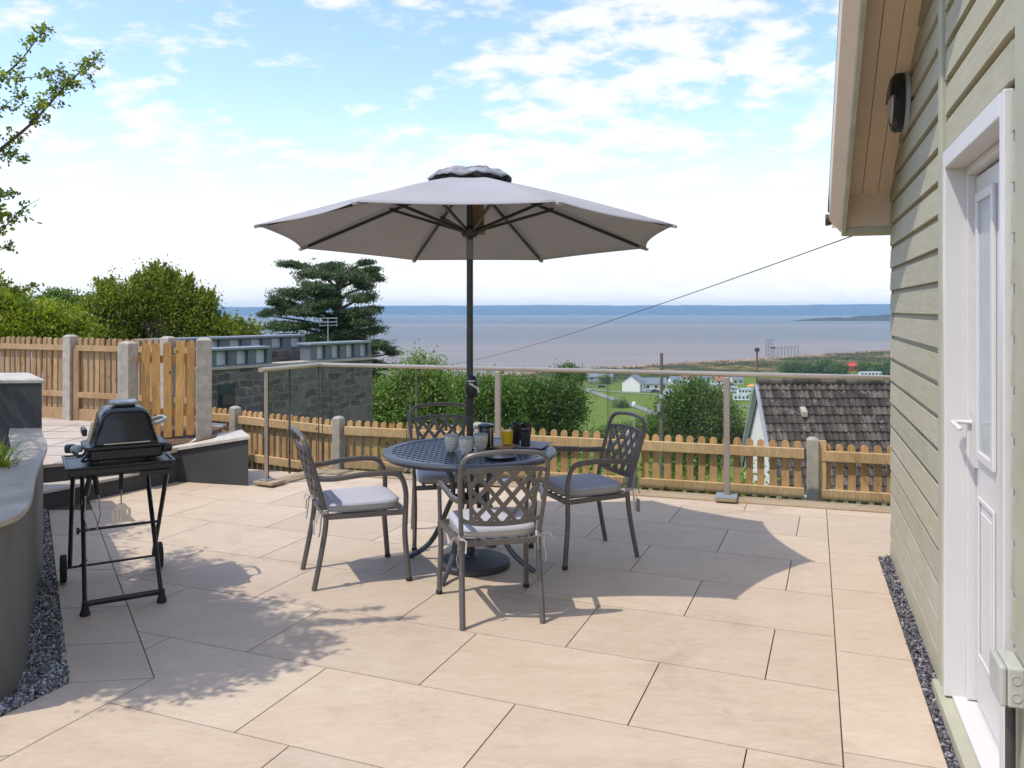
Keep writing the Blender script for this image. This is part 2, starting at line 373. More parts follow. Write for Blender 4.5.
def speckled():
    m, t, b = newmat('speckled_stoneware')
    v = t.nodes.new('ShaderNodeTexVoronoi'); v.inputs['Scale'].default_value = 110
    c = t.nodes.new('ShaderNodeTexCoord'); t.links.new(c.outputs['Object'], v.inputs['Vector'])
    t.links.new(ramp(t, v.outputs['Distance'], [(0.22, (0.07, 0.06, 0.05)), (0.32, (0.72, 0.66, 0.56))]), b.inputs['Base Color'])
    b.inputs['Roughness'].default_value = 0.45; return m
M['speckle'] = speckled()
def gravelmat(name, cols):
    m, t, b = newmat(name)
    a = t.nodes.new('ShaderNodeAttribute'); a.attribute_name = 'slab'
    sp = t.nodes.new('ShaderNodeSeparateColor'); t.links.new(a.outputs['Color'], sp.inputs[0])
    t.links.new(ramp(t, sp.outputs[0], cols), b.inputs['Base Color'])
    b.inputs['Roughness'].default_value = 0.7; return m
M['gravel'] = gravelmat('grey_chippings', [(0, (0.09, 0.09, 0.09)), (0.55, (0.26, 0.255, 0.25)), (1, (0.60, 0.59, 0.57))])
M['gravelp'] = gravelmat('plum_slate_chippings', [(0, (0.05, 0.046, 0.052)), (0.6, (0.135, 0.12, 0.13)), (1, (0.32, 0.29, 0.29))])
M['gravelbed'] = simple('gravel_bed', (0.07, 0.07, 0.075), 0.9, 0, 0.5, 60, 0.9, 0.02, 90)

def add_attr(me, vals):
    """vals: one value per face -> corner colour attribute 'slab'"""
    ca = me.color_attributes.new('slab', 'FLOAT_COLOR', 'CORNER')
    tot = np.zeros(len(me.polygons), dtype=np.int32); me.polygons.foreach_get('loop_total', tot)
    v = np.repeat(np.asarray(vals, dtype=np.float32), tot)
    c = np.stack([v, (v*7.31) % 1, (v*3.77) % 1, np.ones_like(v)], 1).astype(np.float32)
    ca.data.foreach_set('color', c.ravel())

# ------------------------------------------------------------------ terrain
SHO = np.array([0.0, 582.0]); SHN = np.array([0.619, -0.785])
TP = [-400, -60, 0, 28, 60, 180, 250, 330, 400, 430, 443, 450, 456, 480, 700, 2000]
TZ = [-60, -47, -43.6, -41.6, -40, -38.6, -37.6, -30, -17, -10, -6.0, -3.5, -1.2, -0.6, 6, 40]
def ground_t(x, y): return (x-SHO[0])*SHN[0]+(y-SHO[1])*SHN[1]
def ground_z(x, y):
    t = ground_t(x, y); z = np.interp(t, TP, TZ)
    amp = np.clip((t-30)/20, 0, 1)*np.clip((140-t)/60, 0, 1)
    z = z+amp*(1.0*np.sin(x*0.11+1.3*np.sin(y*0.05))*np.cos(y*0.09)+0.6*np.sin(x*0.23+y*0.17))
    amp2 = np.clip((t-150)/60, 0, 1)*np.clip((440-t)/20, 0, 1)
    return z+amp2*0.4*np.sin(x*0.06)*np.sin(y*0.045+1)
def gz(x, y): return float(ground_z(np.array(x, float), np.array(y, float)))
def build_ground():
    na = 540; rr = [0.5]+list(np.geomspace(3, 1900, 150))
    an = np.linspace(0, 2*np.pi, na, endpoint=False)
    vs = []; 
    for r_ in rr:
        x = r_*np.sin(an); y = r_*np.cos(an); z = ground_z(x, y)
        near = np.clip(1-(r_-8)/3, 0, 1); z = z*(1-near)+np.minimum(z, -1.0)*near
        vs.append(np.stack([x, y, z], 1))
    v = np.concatenate(vs); fs = []
    for i in range(len(rr)-1):
        for k in range(na):
            k2 = (k+1) % na; fs.append((i*na+k, i*na+k2, (i+1)*na+k2, (i+1)*na+k))
    fs.append(tuple(range(na)))
    mb = MB(); mb.v = [tuple(a) for a in v]; mb.f = fs
    m, t, b = newmat('hillside_ground')
    g = t.nodes.new('ShaderNodeNewGeometry')
    dp = t.nodes.new('ShaderNodeVectorMath'); dp.operation = 'DOT_PRODUCT'; t.links.new(g.outputs['Position'], dp.inputs[0]); dp.inputs[1].default_value = (0.619, -0.785, 0); d2 = t.nodes.new('ShaderNodeSeparateXYZ'); t.links.new(g.outputs['Position'], d2.inputs[0])
    ad = t.nodes.new('ShaderNodeMath'); ad.operation = 'ADD'; ad.inputs[1].default_value = 0.785*582; t.links.new(dp.outputs['Value'], ad.inputs[0])
    nz = noise(t, 0.035, 6, 0.6, vec=g.outputs['Position'])
    nm = t.nodes.new('ShaderNodeMath'); nm.operation = 'MULTIPLY_ADD'; nm.inputs[1].default_value = 50; t.links.new(nz, nm.inputs[0]); 
    a2 = t.nodes.new('ShaderNodeMath'); a2.operation = 'SUBTRACT'; a2.inputs[1].default_value = 25; a3 = t.nodes.new('ShaderNodeMath'); a3.operation = 'MULTIPLY_ADD'; a3.inputs[1].default_value = -0.22; xm = t.nodes.new('ShaderNodeMath'); xm.operation = 'SUBTRACT'; xm.inputs[1].default_value = 60; t.links.new(d2.outputs[0], xm.inputs[0]); x0_ = t.nodes.new('ShaderNodeMath'); x0_.operation = 'MAXIMUM'; x0_.inputs[1].default_value = 0; t.links.new(xm.outputs[0], x0_.inputs[0]); gk = t.nodes.new('ShaderNodeMapRange'); gk.inputs['From Min'].default_value = 40; gk.inputs['From Max'].default_value = 110; t.links.new(ad.outputs[0], gk.inputs['Value']); gm = t.nodes.new('ShaderNodeMath'); gm.operation = 'MULTIPLY'; t.links.new(x0_.outputs[0], gm.inputs[0]); t.links.new(gk.outputs[0], gm.inputs[1]); t.links.new(gm.outputs[0], a3.inputs[0]); t.links.new(ad.outputs[0], a3.inputs[2]); t.links.new(a3.outputs[0], a2.inputs[0]); t.links.new(a2.outputs[0], nm.inputs[2])
    mr = t.nodes.new('ShaderNodeMapRange'); mr.inputs['From Min'].default_value = 0; mr.inputs['From Max'].default_value = 300; t.links.new(nm.outputs[0], mr.inputs['Value'])
    # sand -> dune grass -> rough grass -> mown field
    base = ramp(t, mr.outputs[0], [(0.0, (0.22, 0.15, 0.11)), (0.13, (0.38, 0.24, 0.15)), (0.17, (0.21, 0.145, 0.05)), (0.36, (0.19, 0.14, 0.04)), (0.44, (0.10, 0.13, 0.03)), (0.50, (0.115, 0.16, 0.022))])
    scr = noise(t, 0.045, 9, 0.75, vec=g.outputs['Position'], dist=0.5)
    wb = ramp(t, mr.outputs[0], [(0.12, (0,)*3), (0.16, (1,)*3), (0.40, (1,)*3), (0.46, (0,)*3)])
    sc = mixc(t, 1.0, ramp(t, scr, [(0.44, (0,)*3), (0.52, (0.95,)*3)]), wb, 'MULTIPLY')
    c = mixc(t, sc, base, (0.02, 0.036, 0.008))
    fine = noise(t, 0.6, 6, 0.7, vec=g.outputs['Position'])
    c = mixc(t, 1.0, c, ramp(t, fine, [(0.3, (0.75,)*3), (0.7, (1.2,)*3)]), 'MULTIPLY')
    t.links.new(c, b.inputs['Base Color']); b.inputs['Roughness'].default_value = 0.95; b.inputs['Specular IOR Level'].default_value = 0.1
    o = mb.build('ground', m, smooth=True); struct(o); return o
build_ground()

def build_sea():
    m, t, b = newmat('estuary_water')
    g = t.nodes.new('ShaderNodeNewGeometry')
    dp = t.nodes.new('ShaderNodeVectorMath'); dp.operation = 'DOT_PRODUCT'; t.links.new(g.outputs['Position'], dp.inputs[0]); dp.inputs[1].default_value = (0, 0.001, 0)
    nz = noise(t, 0.0022, 5, 0.6, vec=g.outputs['Position'], stretch=(0.35, 1.6, 1))
    nm = t.nodes.new('ShaderNodeMath'); nm.operation = 'MULTIPLY_ADD'; nm.inputs[1].default_value = 0.7; t.links.new(nz, nm.inputs[0]); t.links.new(dp.outputs['Value'], nm.inputs[2])
    mr = t.nodes.new('ShaderNodeMapRange'); mr.inputs['From Min'].default_value = 0.35; mr.inputs['From Max'].default_value = 4.35; t.links.new(nm.outputs[0], mr.inputs['Value'])
    c = ramp(t, mr.outputs[0], [(0.05, (0.20, 0.175, 0.15)), (0.17, (0.195, 0.165, 0.145)), (0.25, (0.20, 0.17, 0.15)), (0.31, (0.135, 0.135, 0.13)), (0.5, (0.135, 0.135, 0.13)), (0.56, (0.185, 0.17, 0.155)), (0.64, (0.10, 0.115, 0.125))])
    rp = noise(t, 0.02, 8, 0.8, vec=g.outputs['Position'], stretch=(0.12, 1.0, 1)); c = mixc(t, 1.0, c, ramp(t, rp, [(0.35, (0.86, 0.87, 0.88)), (0.65, (1.12, 1.12, 1.12))]), 'MULTIPLY')  # ripple glints painted into the water colour as lighter and darker streaks
    wv = noise(t, 0.05, 5, 0.7, vec=g.outputs['Position'], stretch=(0.3, 1, 1))
    foam = noise(t, 0.03, 7, 0.75, vec=g.outputs['Position'], stretch=(0.25, 1.4, 1))
    fz = ramp(t, mr.outputs[0], [(0.06, (1,)*3), (0.22, (0,)*3)])
    c = mixc(t, mixc(t, 1.0, ramp(t, foam, [(0.57, (0,)*3), (0.64, (0.8,)*3)]), fz, 'MULTIPLY'), c, (0.5, 0.48, 0.46))
    t.links.new(c, b.inputs['Base Color']); b.inputs['Roughness'].default_value = 0.55; b.inputs['Specular IOR Level'].default_value = 0.18
    bump(t, b, wv, 0.6, 1.0)
    mb = MB(); n = 90
    xs = np.linspace(-9000, 9000, 40); ys = np.concatenate([[-2500, 0], np.geomspace(200, 8200, 60)])
    for y in ys:
        for x in xs: mb.v.append((x, y, -43.4))
    k = len(xs)
    for i in range(len(ys)-1):
        for j in range(k-1): mb.f.append((i*k+j, i*k+j+1, (i+1)*k+j+1, (i+1)*k+j))
    return struct(mb.build('sea', m))
build_sea()

def build_far():
    m, t, b = newmat('far_hills')
    f = noise(t, 0.004, 6, 0.65, stretch=(1, 1, 5)); g2 = noise(t, 0.02, 3, 0.7, stretch=(1, 1, 3))
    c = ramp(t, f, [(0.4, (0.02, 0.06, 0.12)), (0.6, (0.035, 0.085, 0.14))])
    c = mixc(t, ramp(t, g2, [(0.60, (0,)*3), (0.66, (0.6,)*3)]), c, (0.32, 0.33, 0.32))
    t.links.new(c, b.inputs['Base Color']); b.inputs['Roughness'].default_value = 1; b.inputs['Specular IOR Level'].default_value = 0
    mb = MB(); n = 240; rows = 7
    for i in range(n+1):
        a = R(-62+124*i/n); px = math.tan(a)*820+512 if abs(a) < R(60) else 0
        hh = 26+9*math.sin(a*3.1+0.7)+4*math.sin(a*11+2)+2.0*math.sin(a*37)
        hh = hh*(0.80+0.32*(math.degrees(a)+35)/70)+43
        for j in range(rows):
            fr = j/(rows-1); r_ = 6000+fr*1100; z = -46+(hh+2)*math.sin(min(1, fr*1.25)*math.pi/2)+ (2.5*math.sin(i*0.9+j*1.7)+1.5*math.sin(i*2.3+j))*fr
            mb.v.append((r_*math.sin(a), r_*math.cos(a), z))
    for i in range(n):
        for j in range(rows-1): mb.f.append((i*rows+j, (i+1)*rows+j, (i+1)*rows+j+1, i*rows+j+1))
    struct(mb.build('far_hills', m, smooth=True))
    m2 = simple('headland_scrub', (0.035, 0.030, 0.016), 1.0, 0, 0.55, 0.02, spec=0.0)
    mb = MB(); n = 60; rows = 8
    for i in range(n+1):
        fr = i/n; x0 = 1020+fr*1300; d0 = 3040+40*math.sin(fr*9)
        h = 36*min(1, fr*1.9)**0.75*(0.85+0.12*math.sin(fr*21)+0.08*math.sin(fr*53))+1.5*math.sin(fr*80)*min(1, fr*8)
        for j in range(rows+1):
            q = j/rows; mb.v.append((x0+q*30, d0+q*430*(0.1+0.9*min(1, fr*2.5)), -43.9+max(0, h)*math.sin(q*math.pi)**0.6))
    for i in range(n):
        for j in range(rows): mb.f.append((i*(rows+1)+j, (i+1)*(rows+1)+j, (i+1)*(rows+1)+j+1, i*(rows+1)+j+1))
    struct(mb.build('headland', m2, smooth=True))
build_far()

def drape(name, pts, w, mat, lift=0.12):
    mb = MB(); P = []
    for i in range(len(pts)-1):
        a = Vector((*pts[i], 0)); b = Vector((*pts[i+1], 0)); k = max(1, int((b-a).length/4))
        for j in range(k): P.append(a.lerp(b, j/k))
    P.append(Vector((*pts[-1], 0)))
    for i, p in enumerate(P):
        t = (P[min(i+1, len(P)-1)]-P[max(i-1, 0)]).normalized(); s_ = Vector((-t.y, t.x, 0))
        for q in (-1, 1):
            v = p+s_*q*w/2; mb.v.append((v.x, v.y, gz(v.x, v.y)+lift))
    for i in range(len(P)-1): mb.f.append((2*i, 2*i+1, 2*i+3, 2*i+2))
    return struct(mb.build(name, mat))
def gpt(px, py):
    """world point on the terrain under a pixel: marches along the ray"""
    lo = None
    for d in np.geomspace(120, 1500, 600):
        x = (px-512)/820*d; z = EYE-(py-309)*d/820
        if z < gz(x, d): return (x, d)
    return (x, d)
drape('path', [gpt(575, 388), gpt(597, 394), gpt(620, 402), gpt(648, 411), gpt(664, 417)], 4.5, M['asphalt'], 0.25)
drape('road', [gpt(560, 386), gpt(600, 391), gpt(650, 394.5), gpt(700, 399), gpt(760, 408)], 4.0, M['asphalt'], 0.2)
drape('lane', [gpt(700, 420), gpt(727, 421), gpt(760, 424)], 3.0, M['asphalt'], 0.25)

# ------------------------------------------------------------------ patio
U = Vector((0.9287, -0.3707)); V = Vector((0.3707, 0.9287))          # joint directions of the main field
def hp(poly, p, n):
    """clip polygon to the side (q-p).n >= 0"""
    out = []
    for i in range(len(poly)):
        a = poly[i]; b = poly[(i+1) % len(poly)]; da = (a-p).dot(n); db = (b-p).dot(n)
        if da >= 0: out.append(a)
        if (da >= 0) != (db >= 0): out.append(a.lerp(b, da/(da-db)))
    return out
def A2(px, py): v = at(px, py); return Vector((v.x, v.y))
EDGE_L = Vector((-1.885, 8.05)); EDGE_R = Vector((2.99, 6.49))       # glass line
gd = (EDGE_R-EDGE_L).normalized(); gn = Vector((gd.y, -gd.x))          # gn points to the house side (towards camera)
if gn.y > 0: gn = -gn
PE = EDGE_L+gn*0.13                                                    # patio edge line point
EL2 = Vector((-2.22, 7.40)); ld = (EL2-EDGE_L).normalized(); ln = Vector((-ld.y, ld.x))
if ln.x < 0: ln = -ln
BR0 = A2(828.75, 543.75); BR1 = A2(843.75, 768); brd = (BR1-BR0).normalized(); brn = Vector((brd.y, -brd.x))
if brn.x > 0: brn = -brn                                               # points to the field (left)
WC = Vector((2.456, 5.275)); WS = Vector((-0.327, -0.945)); WN = Vector((-0.945, 0.327))
GR = Vector((2.346, 5.257))                                           # gravel edge start
C0 = A2(154.5, 678); C1 = A2(92.6, 510); C2 = A2(22.5, 749)
G0 = A2(69.4, 683); G1 = A2(49, 510.5); G2 = A2(0, 717)
def nrm_right(a, b):
    d = (b-a).normalized(); n = Vector((d.y, -d.x)); return n
nA = nrm_right(C0, C1)      # leg 1, field to the right
if nA.x < 0: nA = -nA
nB = nrm_right(C0, C2)
if nB.x < 0: nB = -nB
slabs = []
J = 0.0028
o0 = A2(540+320*0.375, 480+486.5*0.375)    # a corner: row R3 top joint
# rows: v index; cross joint anchors measured from the photograph
anch = {}
def uv(p): q = p-o0; return q.dot(U), q.dot(V)
meas = [((540,480),(320,487)),((540,480),(556,723)),((540,480),(628,390)),((540,480),(435,262)),((540,480),(297,169)),((540,480),(505,127)),((540,480),(380,70)),((240,480),(632,409)),((240,480),(222,507)),]
for o_, p_ in [((540,480),(275,573)),((540,480),(546,745)),((540,480),(615,457)),((540,480),(411,309)),((540,480),(271,203)),((540,480),(490,156)),((540,480),(362,90))]:
    u_, v_ = uv(A2(o_[0]+p_[0]*.375, o_[1]+p_[1]*.375)); anch[math.floor(v_/0.6)] = u_
def clipmain(poly):
    poly = hp(poly, PE, gn)
    if len(poly) > 2: poly = hp(poly, EDGE_L+ln*0.12, ln) if False else poly
    if len(poly) > 2: poly = hp(poly, BR0+brn*J, brn)
    return poly
for j in range(-12, 11):
    off = anch.get(j, (j*0.37) % 0.9)
    for i in range(-14, 14):
        u0 = off+i*0.9; v0 = j*0.6
        c = [Vector(o0)+U*a+V*b for a, b in ((u0+J, v0+J), (u0+0.9-J, v0+J), (u0+0.9-J, v0+0.6-J), (u0+J, v0+0.6-J))]
        c = clipmain(c)
        if len(c) < 3: continue
        rv = random.random()
        inA = hp(c, C0+nA*J, nA)
        if len(inA) > 2: slabs.append((inA, rv))
        rest = hp(c, C0+nA*J, -nA)
        if len(rest) > 2:
            rest = hp(rest, C0+nB*J, nB)
            if len(rest) > 2: slabs.append((rest, rv))
# right border course
bw = []
far = None
t_ = -2.0
cuts = [(A2(831, 588)-BR0).dot(brd), (A2(838, 651)-BR0).dot(brd), (A2(844, 752)-BR0).dot(brd)]
gb = (GR-BR0).dot(brd)
cuts = [cuts[0]-0.9*3, cuts[0]-0.9*2, gb]+cuts+[cuts[-1]+0.9*k for k in range(1, 6)]
gedge_n = WN                                                          # towards the field
for a, b in zip(cuts[:-1], cuts[1:]):
    q = [BR0+brd*(a+J)-brn*J, BR0+brd*(b-J)-brn*J, BR0+brd*(b-J)-brn*1.6, BR0+brd*(a+J)-brn*1.6]
    if b <= (GR-BR0).dot(brd)+0.15: q = hp(q, WC+WN*0.004, WN) if a > (WC-BR0).dot(brd)-3.0 and b > 99 else q
    else: q = hp(q, GR, gedge_n)
    if len(q) > 2: q = hp(q, PE, gn)
    if len(q) > 2: slabs.append((q, random.random()))
# left border courses
def strip(a0, a1, b0, b1, cutlist):
    for s0, s1 in zip(cutlist[:-1], cutlist[1:]):
        g_ = 0.0012
        q = [a0.lerp(a1, s0+g_), b0.lerp(b1, s0+g_), b0.lerp(b1, s1-g_), a0.lerp(a1, s1-g_)]
        slabs.append((q, random.random()))
e = 0.97
G1b = G1+(G1-G0).normalized()*0.02
strip(C0.lerp(G0, 0.008), C1.lerp(G1, 0.008), G0.copy(), G1b, [0, 0.13, 0.29, 0.50, 0.76, 1.0])
C2f = C0+(C2-C0).normalized()*3.0; G2f = G0+(G2-G0).normalized()*3.0
strip(C0.lerp(G0, 0.008), C2f.lerp(G2f, 0.008), G0.copy(), G2f, [0, 0.22, 0.5, 0.8, 1.0])
# field beyond the top of the left border up to the steps
mb = MB(); vals = []
for poly, v in slabs:
    n0 = len(mb.f); mb.prism([(p.x, p.y) for p in poly], -0.012, 0.0); vals += [v]*(len(mb.f)-n0)
me_vals = vals
patio = mb.build('patio', M['paving']); add_attr(patio.data, me_vals); struct(patio)
# keep the patio clear of the void left of the glass corner: joint bed below
bed = MB().prism([(-3.74, 6.45), (-3.085, 7.6), (-2.30, 7.42), (-1.96, 8.02), (3.3, 6.45), (3.3, 5.2), (1.2, -2.5), (-4.2, -2.5), (-2.1, 3.0), (-1.95, 3.52)], -0.25, -0.007)
struct(bed.build('patio_base', M['joint']))

# sleeper edge below the glass (structure of the patio)
def edge_beam(a, b, n, w0, w1, z0, z1):
    return [(a+n*w0), (b+n*w0), (b+n*w1), (a+n*w1)]
slp = thing('timber_edging', 'pale timber edging beam under the glass balustrade at the patio edge', 'edging')
EX = EDGE_R+gd*0.9
mb = MB(); q = edge_beam(EDGE_L-gd*0.0, EX, gn, -0.09, 0.128, 0, 0); mb.prism([(p.x, p.y) for p in q], -0.2, 0.012); mb.build('long_beam', M['sleeper'], slp, bevel=0.006)
mb = MB(); q = edge_beam(EDGE_L, EL2, ln, -0.09, 0.125, 0, 0); mb.prism([(p.x, p.y) for p in q], -0.2, 0.016); mb.build('short_beam', M['sleeper'], slp, bevel=0.006)

# gravel strips: bed + thousands of chips as one piece of stuff
PLANT = [(-3.55, 6.15), (-3.3, 5.71), (-2.95, 5.16), (-2.73, 4.74), (-2.46, 4.2), (-2.19, 3.70), (-2.10, 3.50), (-2.06, 3.37), (-2.08, 3.25), (-2.16, 3.14), (-2.35, 3.02), (-3.6, 2.5)]
mb = MB(); gl = [(G1.x, G1.y), (G0.x, G0.y), (G2f.x, G2f.y)]
def chips(name, polys, n, size, zc=0.0, seed=1, mat='gravel'):
    r_ = np.random.default_rng(seed); mb = MB(); vals = []
    tot = 0
    for poly, share in polys:
        P = [Vector(p) for p in poly]; xs = [p.x for p in P]; ys = [p.y for p in P]; k = 0
        want = int(n*share)
        while k < want:
            x = r_.uniform(min(xs), max(xs)); y = r_.uniform(min(ys), max(ys))
            ins = False; j = len(P)-1
            for i in range(len(P)):
                if ((P[i].y > y) != (P[j].y > y)) and (x < (P[j].x-P[i].x)*(y-P[i].y)/(P[j].y-P[i].y)+P[i].x): ins = not ins
                j = i
            if not ins: continue
            k += 1; s_ = size*r_.uniform(0.5, 1.25)
            dirs = [Vector(r_.normal(size=3)).normalized() for _ in range(3)]
            a = dirs[0]; b = (dirs[1]-a*dirs[1].dot(a)).normalized(); c = a.cross(b)
            ctr = Vector((x, y, zc+r_.uniform(-0.004, 0.010)))
            sx, sy, sz = s_*0.5, s_*0.36, s_*0.18
            vs = [ctr+a*sx*r_.uniform(.7, 1.1), ctr-a*sx*r_.uniform(.7, 1.1), ctr+b*sy, ctr-b*sy, ctr+c*sz, ctr-c*sz]
            fs = [(0,2,4),(2,1,4),(1,3,4),(3,0,4),(2,0,5),(1,2,5),(3,1,5),(0,3,5)]
            mb.add(vs, fs); vals += [float(r_.random()**1.3)]*8
    o = mb.build(name, M[mat]); add_attr(o.data, vals); struct(o, 'stuff'); return o
gpoly_l = [(G1.x-0.02, G1.y), (G0.x, G0.y), (G2.x-0.15, G2.y-0.38)]+[(-2.9, 2.4), (-2.5, 2.9), (-2.25, 3.15), (-2.14, 3.37), (-2.28, 3.70), (-2.55, 4.2), (-2.82, 4.74), (-3.04, 5.16), (-3.39, 5.71), (-3.8, 6.40)]
wa = GR; wb_ = GR+WS*6; wc_ = WC+WS*6; 
gpoly_r = [(wa.x+0.004, wa.y), (wb_.x+0.004, wb_.y), (wc_.x, wc_.y), (WC.x, WC.y)]
b2 = MB(); b2.prism(gpoly_l, -0.05, -0.006); b2.prism(gpoly_r, -0.05, -0.006); struct(b2.build('gravel_bed', M['gravelbed']))
chips('slate_gravel', [(gpoly_l, 1.0)], 10000, 0.026)
chips('slate_gravel', [(gpoly_r, 1.0)], 6000, 0.024, seed=5, mat='gravelp')

# ------------------------------------------------------------------ planter, upper planter, steps, terrace
pl = thing('planter_wall', 'curved grey rendered planter wall with flat stone coping beside the gravel strip', 'planter')
def smooth_line(pts, n=6):
    P = [Vector(p) for p in pts]; out = []
    for i in range(len(P)-1):
        p0 = P[max(i-1, 0)]; p1 = P[i]; p2 = P[i+1]; p3 = P[min(i+2, len(P)-1)]
        for k in range(n):
            t = k/n; out.append(0.5*((2*p1)+(-p0+p2)*t+(2*p0-5*p1+4*p2-p3)*t*t+(-p0+3*p1-3*p2+p3)*t**3))
    out.append(P[-1]); return out
line = smooth_line(PLANT, 6)
def offset(ls, w):
    o = []
    for i, p in enumerate(ls):
        t = (ls[min(i+1, len(ls)-1)]-ls[max(i-1, 0)]).normalized(); n = Vector((-t.y, t.x))
        o.append(p-n*w)
    return o
ins = offset(line, 0.16); out_ = offset(line, -0.0); lip = offset(line, -0.022)
def ring(lo, li, z0, z1):
    mb = MB(); n = len(lo)
    for a, b in zip(lo, li): mb.v += [(a.x, a.y, z0), (a.x, a.y, z1), (b.x, b.y, z1), (b.x, b.y, z0)]
    for i in range(n-1):
        for k in range(4): mb.f.append((i*4+k, i*4+(k+1) % 4, (i+1)*4+(k+1) % 4, (i+1)*4+k))
    mb.f += [(0,1,2,3), tuple(reversed([(n-1)*4+k for k in range(4)]))]; return mb
ring(out_, ins, -0.05, 0.715).build('wall', M['planterrender'], pl, smooth=True)
ring(lip, offset(line, 0.175), 0.715, 0.74).build('coping', M['greycap'], pl, smooth=True, bevel=0.004)
soil = MB().prism([(-3.7, 5.7), (-3.5, 5.7)]+[(p.x, p.y) for p in ins[8:58:3]]+[(-3.6, 2.8), (-5.2, 2.8), (-5.2, 5.7)], 0.5, 0.64)
soil.build('soil', M['soil'], pl)
up = thing('upper_planter', 'tall dark grey rendered planter block with pale coping behind the curved planter', 'planter')
upoly = [(-3.36, 5.86), (-3.85, 6.50), (-6.5, 6.3), (-6.5, 5.55), (-5.9, 5.60)]
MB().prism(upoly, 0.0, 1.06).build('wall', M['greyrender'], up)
c_ = Vector((-4.8, 6.05)); cp = [((Vector(p)-c_)*1.018+c_) for p in upoly]
MB().prism([(p.x, p.y) for p in cp], 1.06, 1.085).build('coping', M['capstone'], up, bevel=0.004)

L0 = [(-3.74, 6.44), (-3.71, 6.49), (-3.41, 6.99), (-3.085, 7.55)]
L1 = [(-4.05, 6.60), (-3.93, 6.74), (-3.62, 6.96), (-3.30, 7.20)]
st = thing('garden_steps', 'two dark grey steps with pale stone treads behind the barbecue', 'steps')
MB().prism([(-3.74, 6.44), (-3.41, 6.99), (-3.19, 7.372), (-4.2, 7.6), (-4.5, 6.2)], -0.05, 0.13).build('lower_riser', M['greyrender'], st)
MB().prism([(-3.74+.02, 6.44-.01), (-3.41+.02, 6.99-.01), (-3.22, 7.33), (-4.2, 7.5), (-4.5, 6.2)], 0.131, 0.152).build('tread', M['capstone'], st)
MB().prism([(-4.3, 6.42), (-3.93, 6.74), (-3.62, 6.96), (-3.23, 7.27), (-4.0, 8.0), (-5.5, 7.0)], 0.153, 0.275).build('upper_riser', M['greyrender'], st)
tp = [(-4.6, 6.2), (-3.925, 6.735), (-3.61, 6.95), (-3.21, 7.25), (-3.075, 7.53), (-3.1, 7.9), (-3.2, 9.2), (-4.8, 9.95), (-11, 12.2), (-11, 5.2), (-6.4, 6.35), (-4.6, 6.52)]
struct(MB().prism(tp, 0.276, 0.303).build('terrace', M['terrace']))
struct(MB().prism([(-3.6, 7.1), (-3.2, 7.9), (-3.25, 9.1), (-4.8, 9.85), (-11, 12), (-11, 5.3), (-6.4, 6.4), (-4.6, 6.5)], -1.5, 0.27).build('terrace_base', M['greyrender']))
# fine terrace joints as sheets
mbj = MB()
for k in range(7):
    a = Vector((-6.5+k*0.0, 6.9+k*0.45, 0.3045)); mbj.bar(a, a+Vector((3.6, -0.2+0.0, 0)), 0.006, 0.001)
for k in range(6):
    a = Vector((-6.2+k*0.6, 6.8, 0.3065)); mbj.bar(a, a+Vector((0.15, 2.4, 0)), 0.005, 0.001)
# clipped to where the terrace is: keep left of the steps
struct(mbj.build('terrace_joints', M['joint']))

rw = thing('retaining_wall', 'dark grey rendered retaining wall with raked pale coping right of the barbecue', 'wall')
wp = [(-3.30, 7.175), (-3.085, 7.55), (-2.37, 7.37), (-2.62, 7.85), (-3.05, 8.0), (-3.55, 7.6)]
wz = [0.28, 0.29, 0.425, 0.405, 0.32, 0.28]
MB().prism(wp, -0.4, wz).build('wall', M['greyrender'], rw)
wpc = [(-3.285, 7.155), (-3.07, 7.525), (-2.345, 7.345), (-2.60, 7.88), (-3.06, 8.0), (-3.55, 7.6)]
MB().prism(wpc, [z+0.002 for z in wz], [z+0.028 for z in wz]).build('coping', M['capstone'], rw)
MB().prism([(-3.30, 7.50), (-3.0, 7.62), (-2.78, 7.66), (-2.85, 8.02), (-3.6, 8.1), (-3.7, 7.7)], 0.25, [0.345, 0.345, 0.40, 0.44, 0.44, 0.42]).build('bark_mulch', M['soil'], rw)

# ------------------------------------------------------------------ fences
def picket_panel(a, b, z0, z1, w, gap, side, thick=0.02, topround=True, jit=0.0):
    """pickets from a to b (2D), tops z1 (tuple for two ends)"""
    mb = MB(); a = Vector(a); b = Vector(b); Ln = (b-a).length; d = (b-a).normalized(); n = Vector((-d.y, d.x))*side
    k = max(1, round(Ln/(w+gap))); st_ = Ln/k
    for i in range(k):
        c = a+d*(st_*(i+0.5)); fr = (i+0.5)/k; top = z1[0]*(1-fr)+z1[1]*fr+random.uniform(-jit, jit); bot = z0[0]*(1-fr)+z0[1]*fr
        prof = [(-w/2, bot), (w/2, bot), (w/2, top-w*0.42)]
        for q in range(1, 6): an = math.pi*q/6; prof.append((w/2*math.cos(an), top-w*0.42+w*0.42*math.sin(an)))
        prof.append((-w/2, top-w*0.42))
        m = len(prof); vs = []
        tl = random.uniform(-0.012, 0.012)
        for o_ in (0, thick):
            for p_, z_ in prof: q_ = c+d*(p_+tl*(z_-bot))+n*o_; vs.append((q_.x, q_.y, z_))
        mb.add(vs, [tuple(range(m)), tuple(reversed(range(m, 2*m)))]+[(i_, (i_+1) % m, m+(i_+1) % m, m+i_) for i_ in range(m)])
    return mb
def rail_mb(a, b, z, h, t, off, side):
    a = Vector(a); b = Vector(b); d = (b-a).normalized(); n = Vector((-d.y, d.x))*side
    p = a+n*off; q = b+n*off
    return MB().bar((p.x, p.y, z[0]), (q.x, q.y, z[1]), t, h)
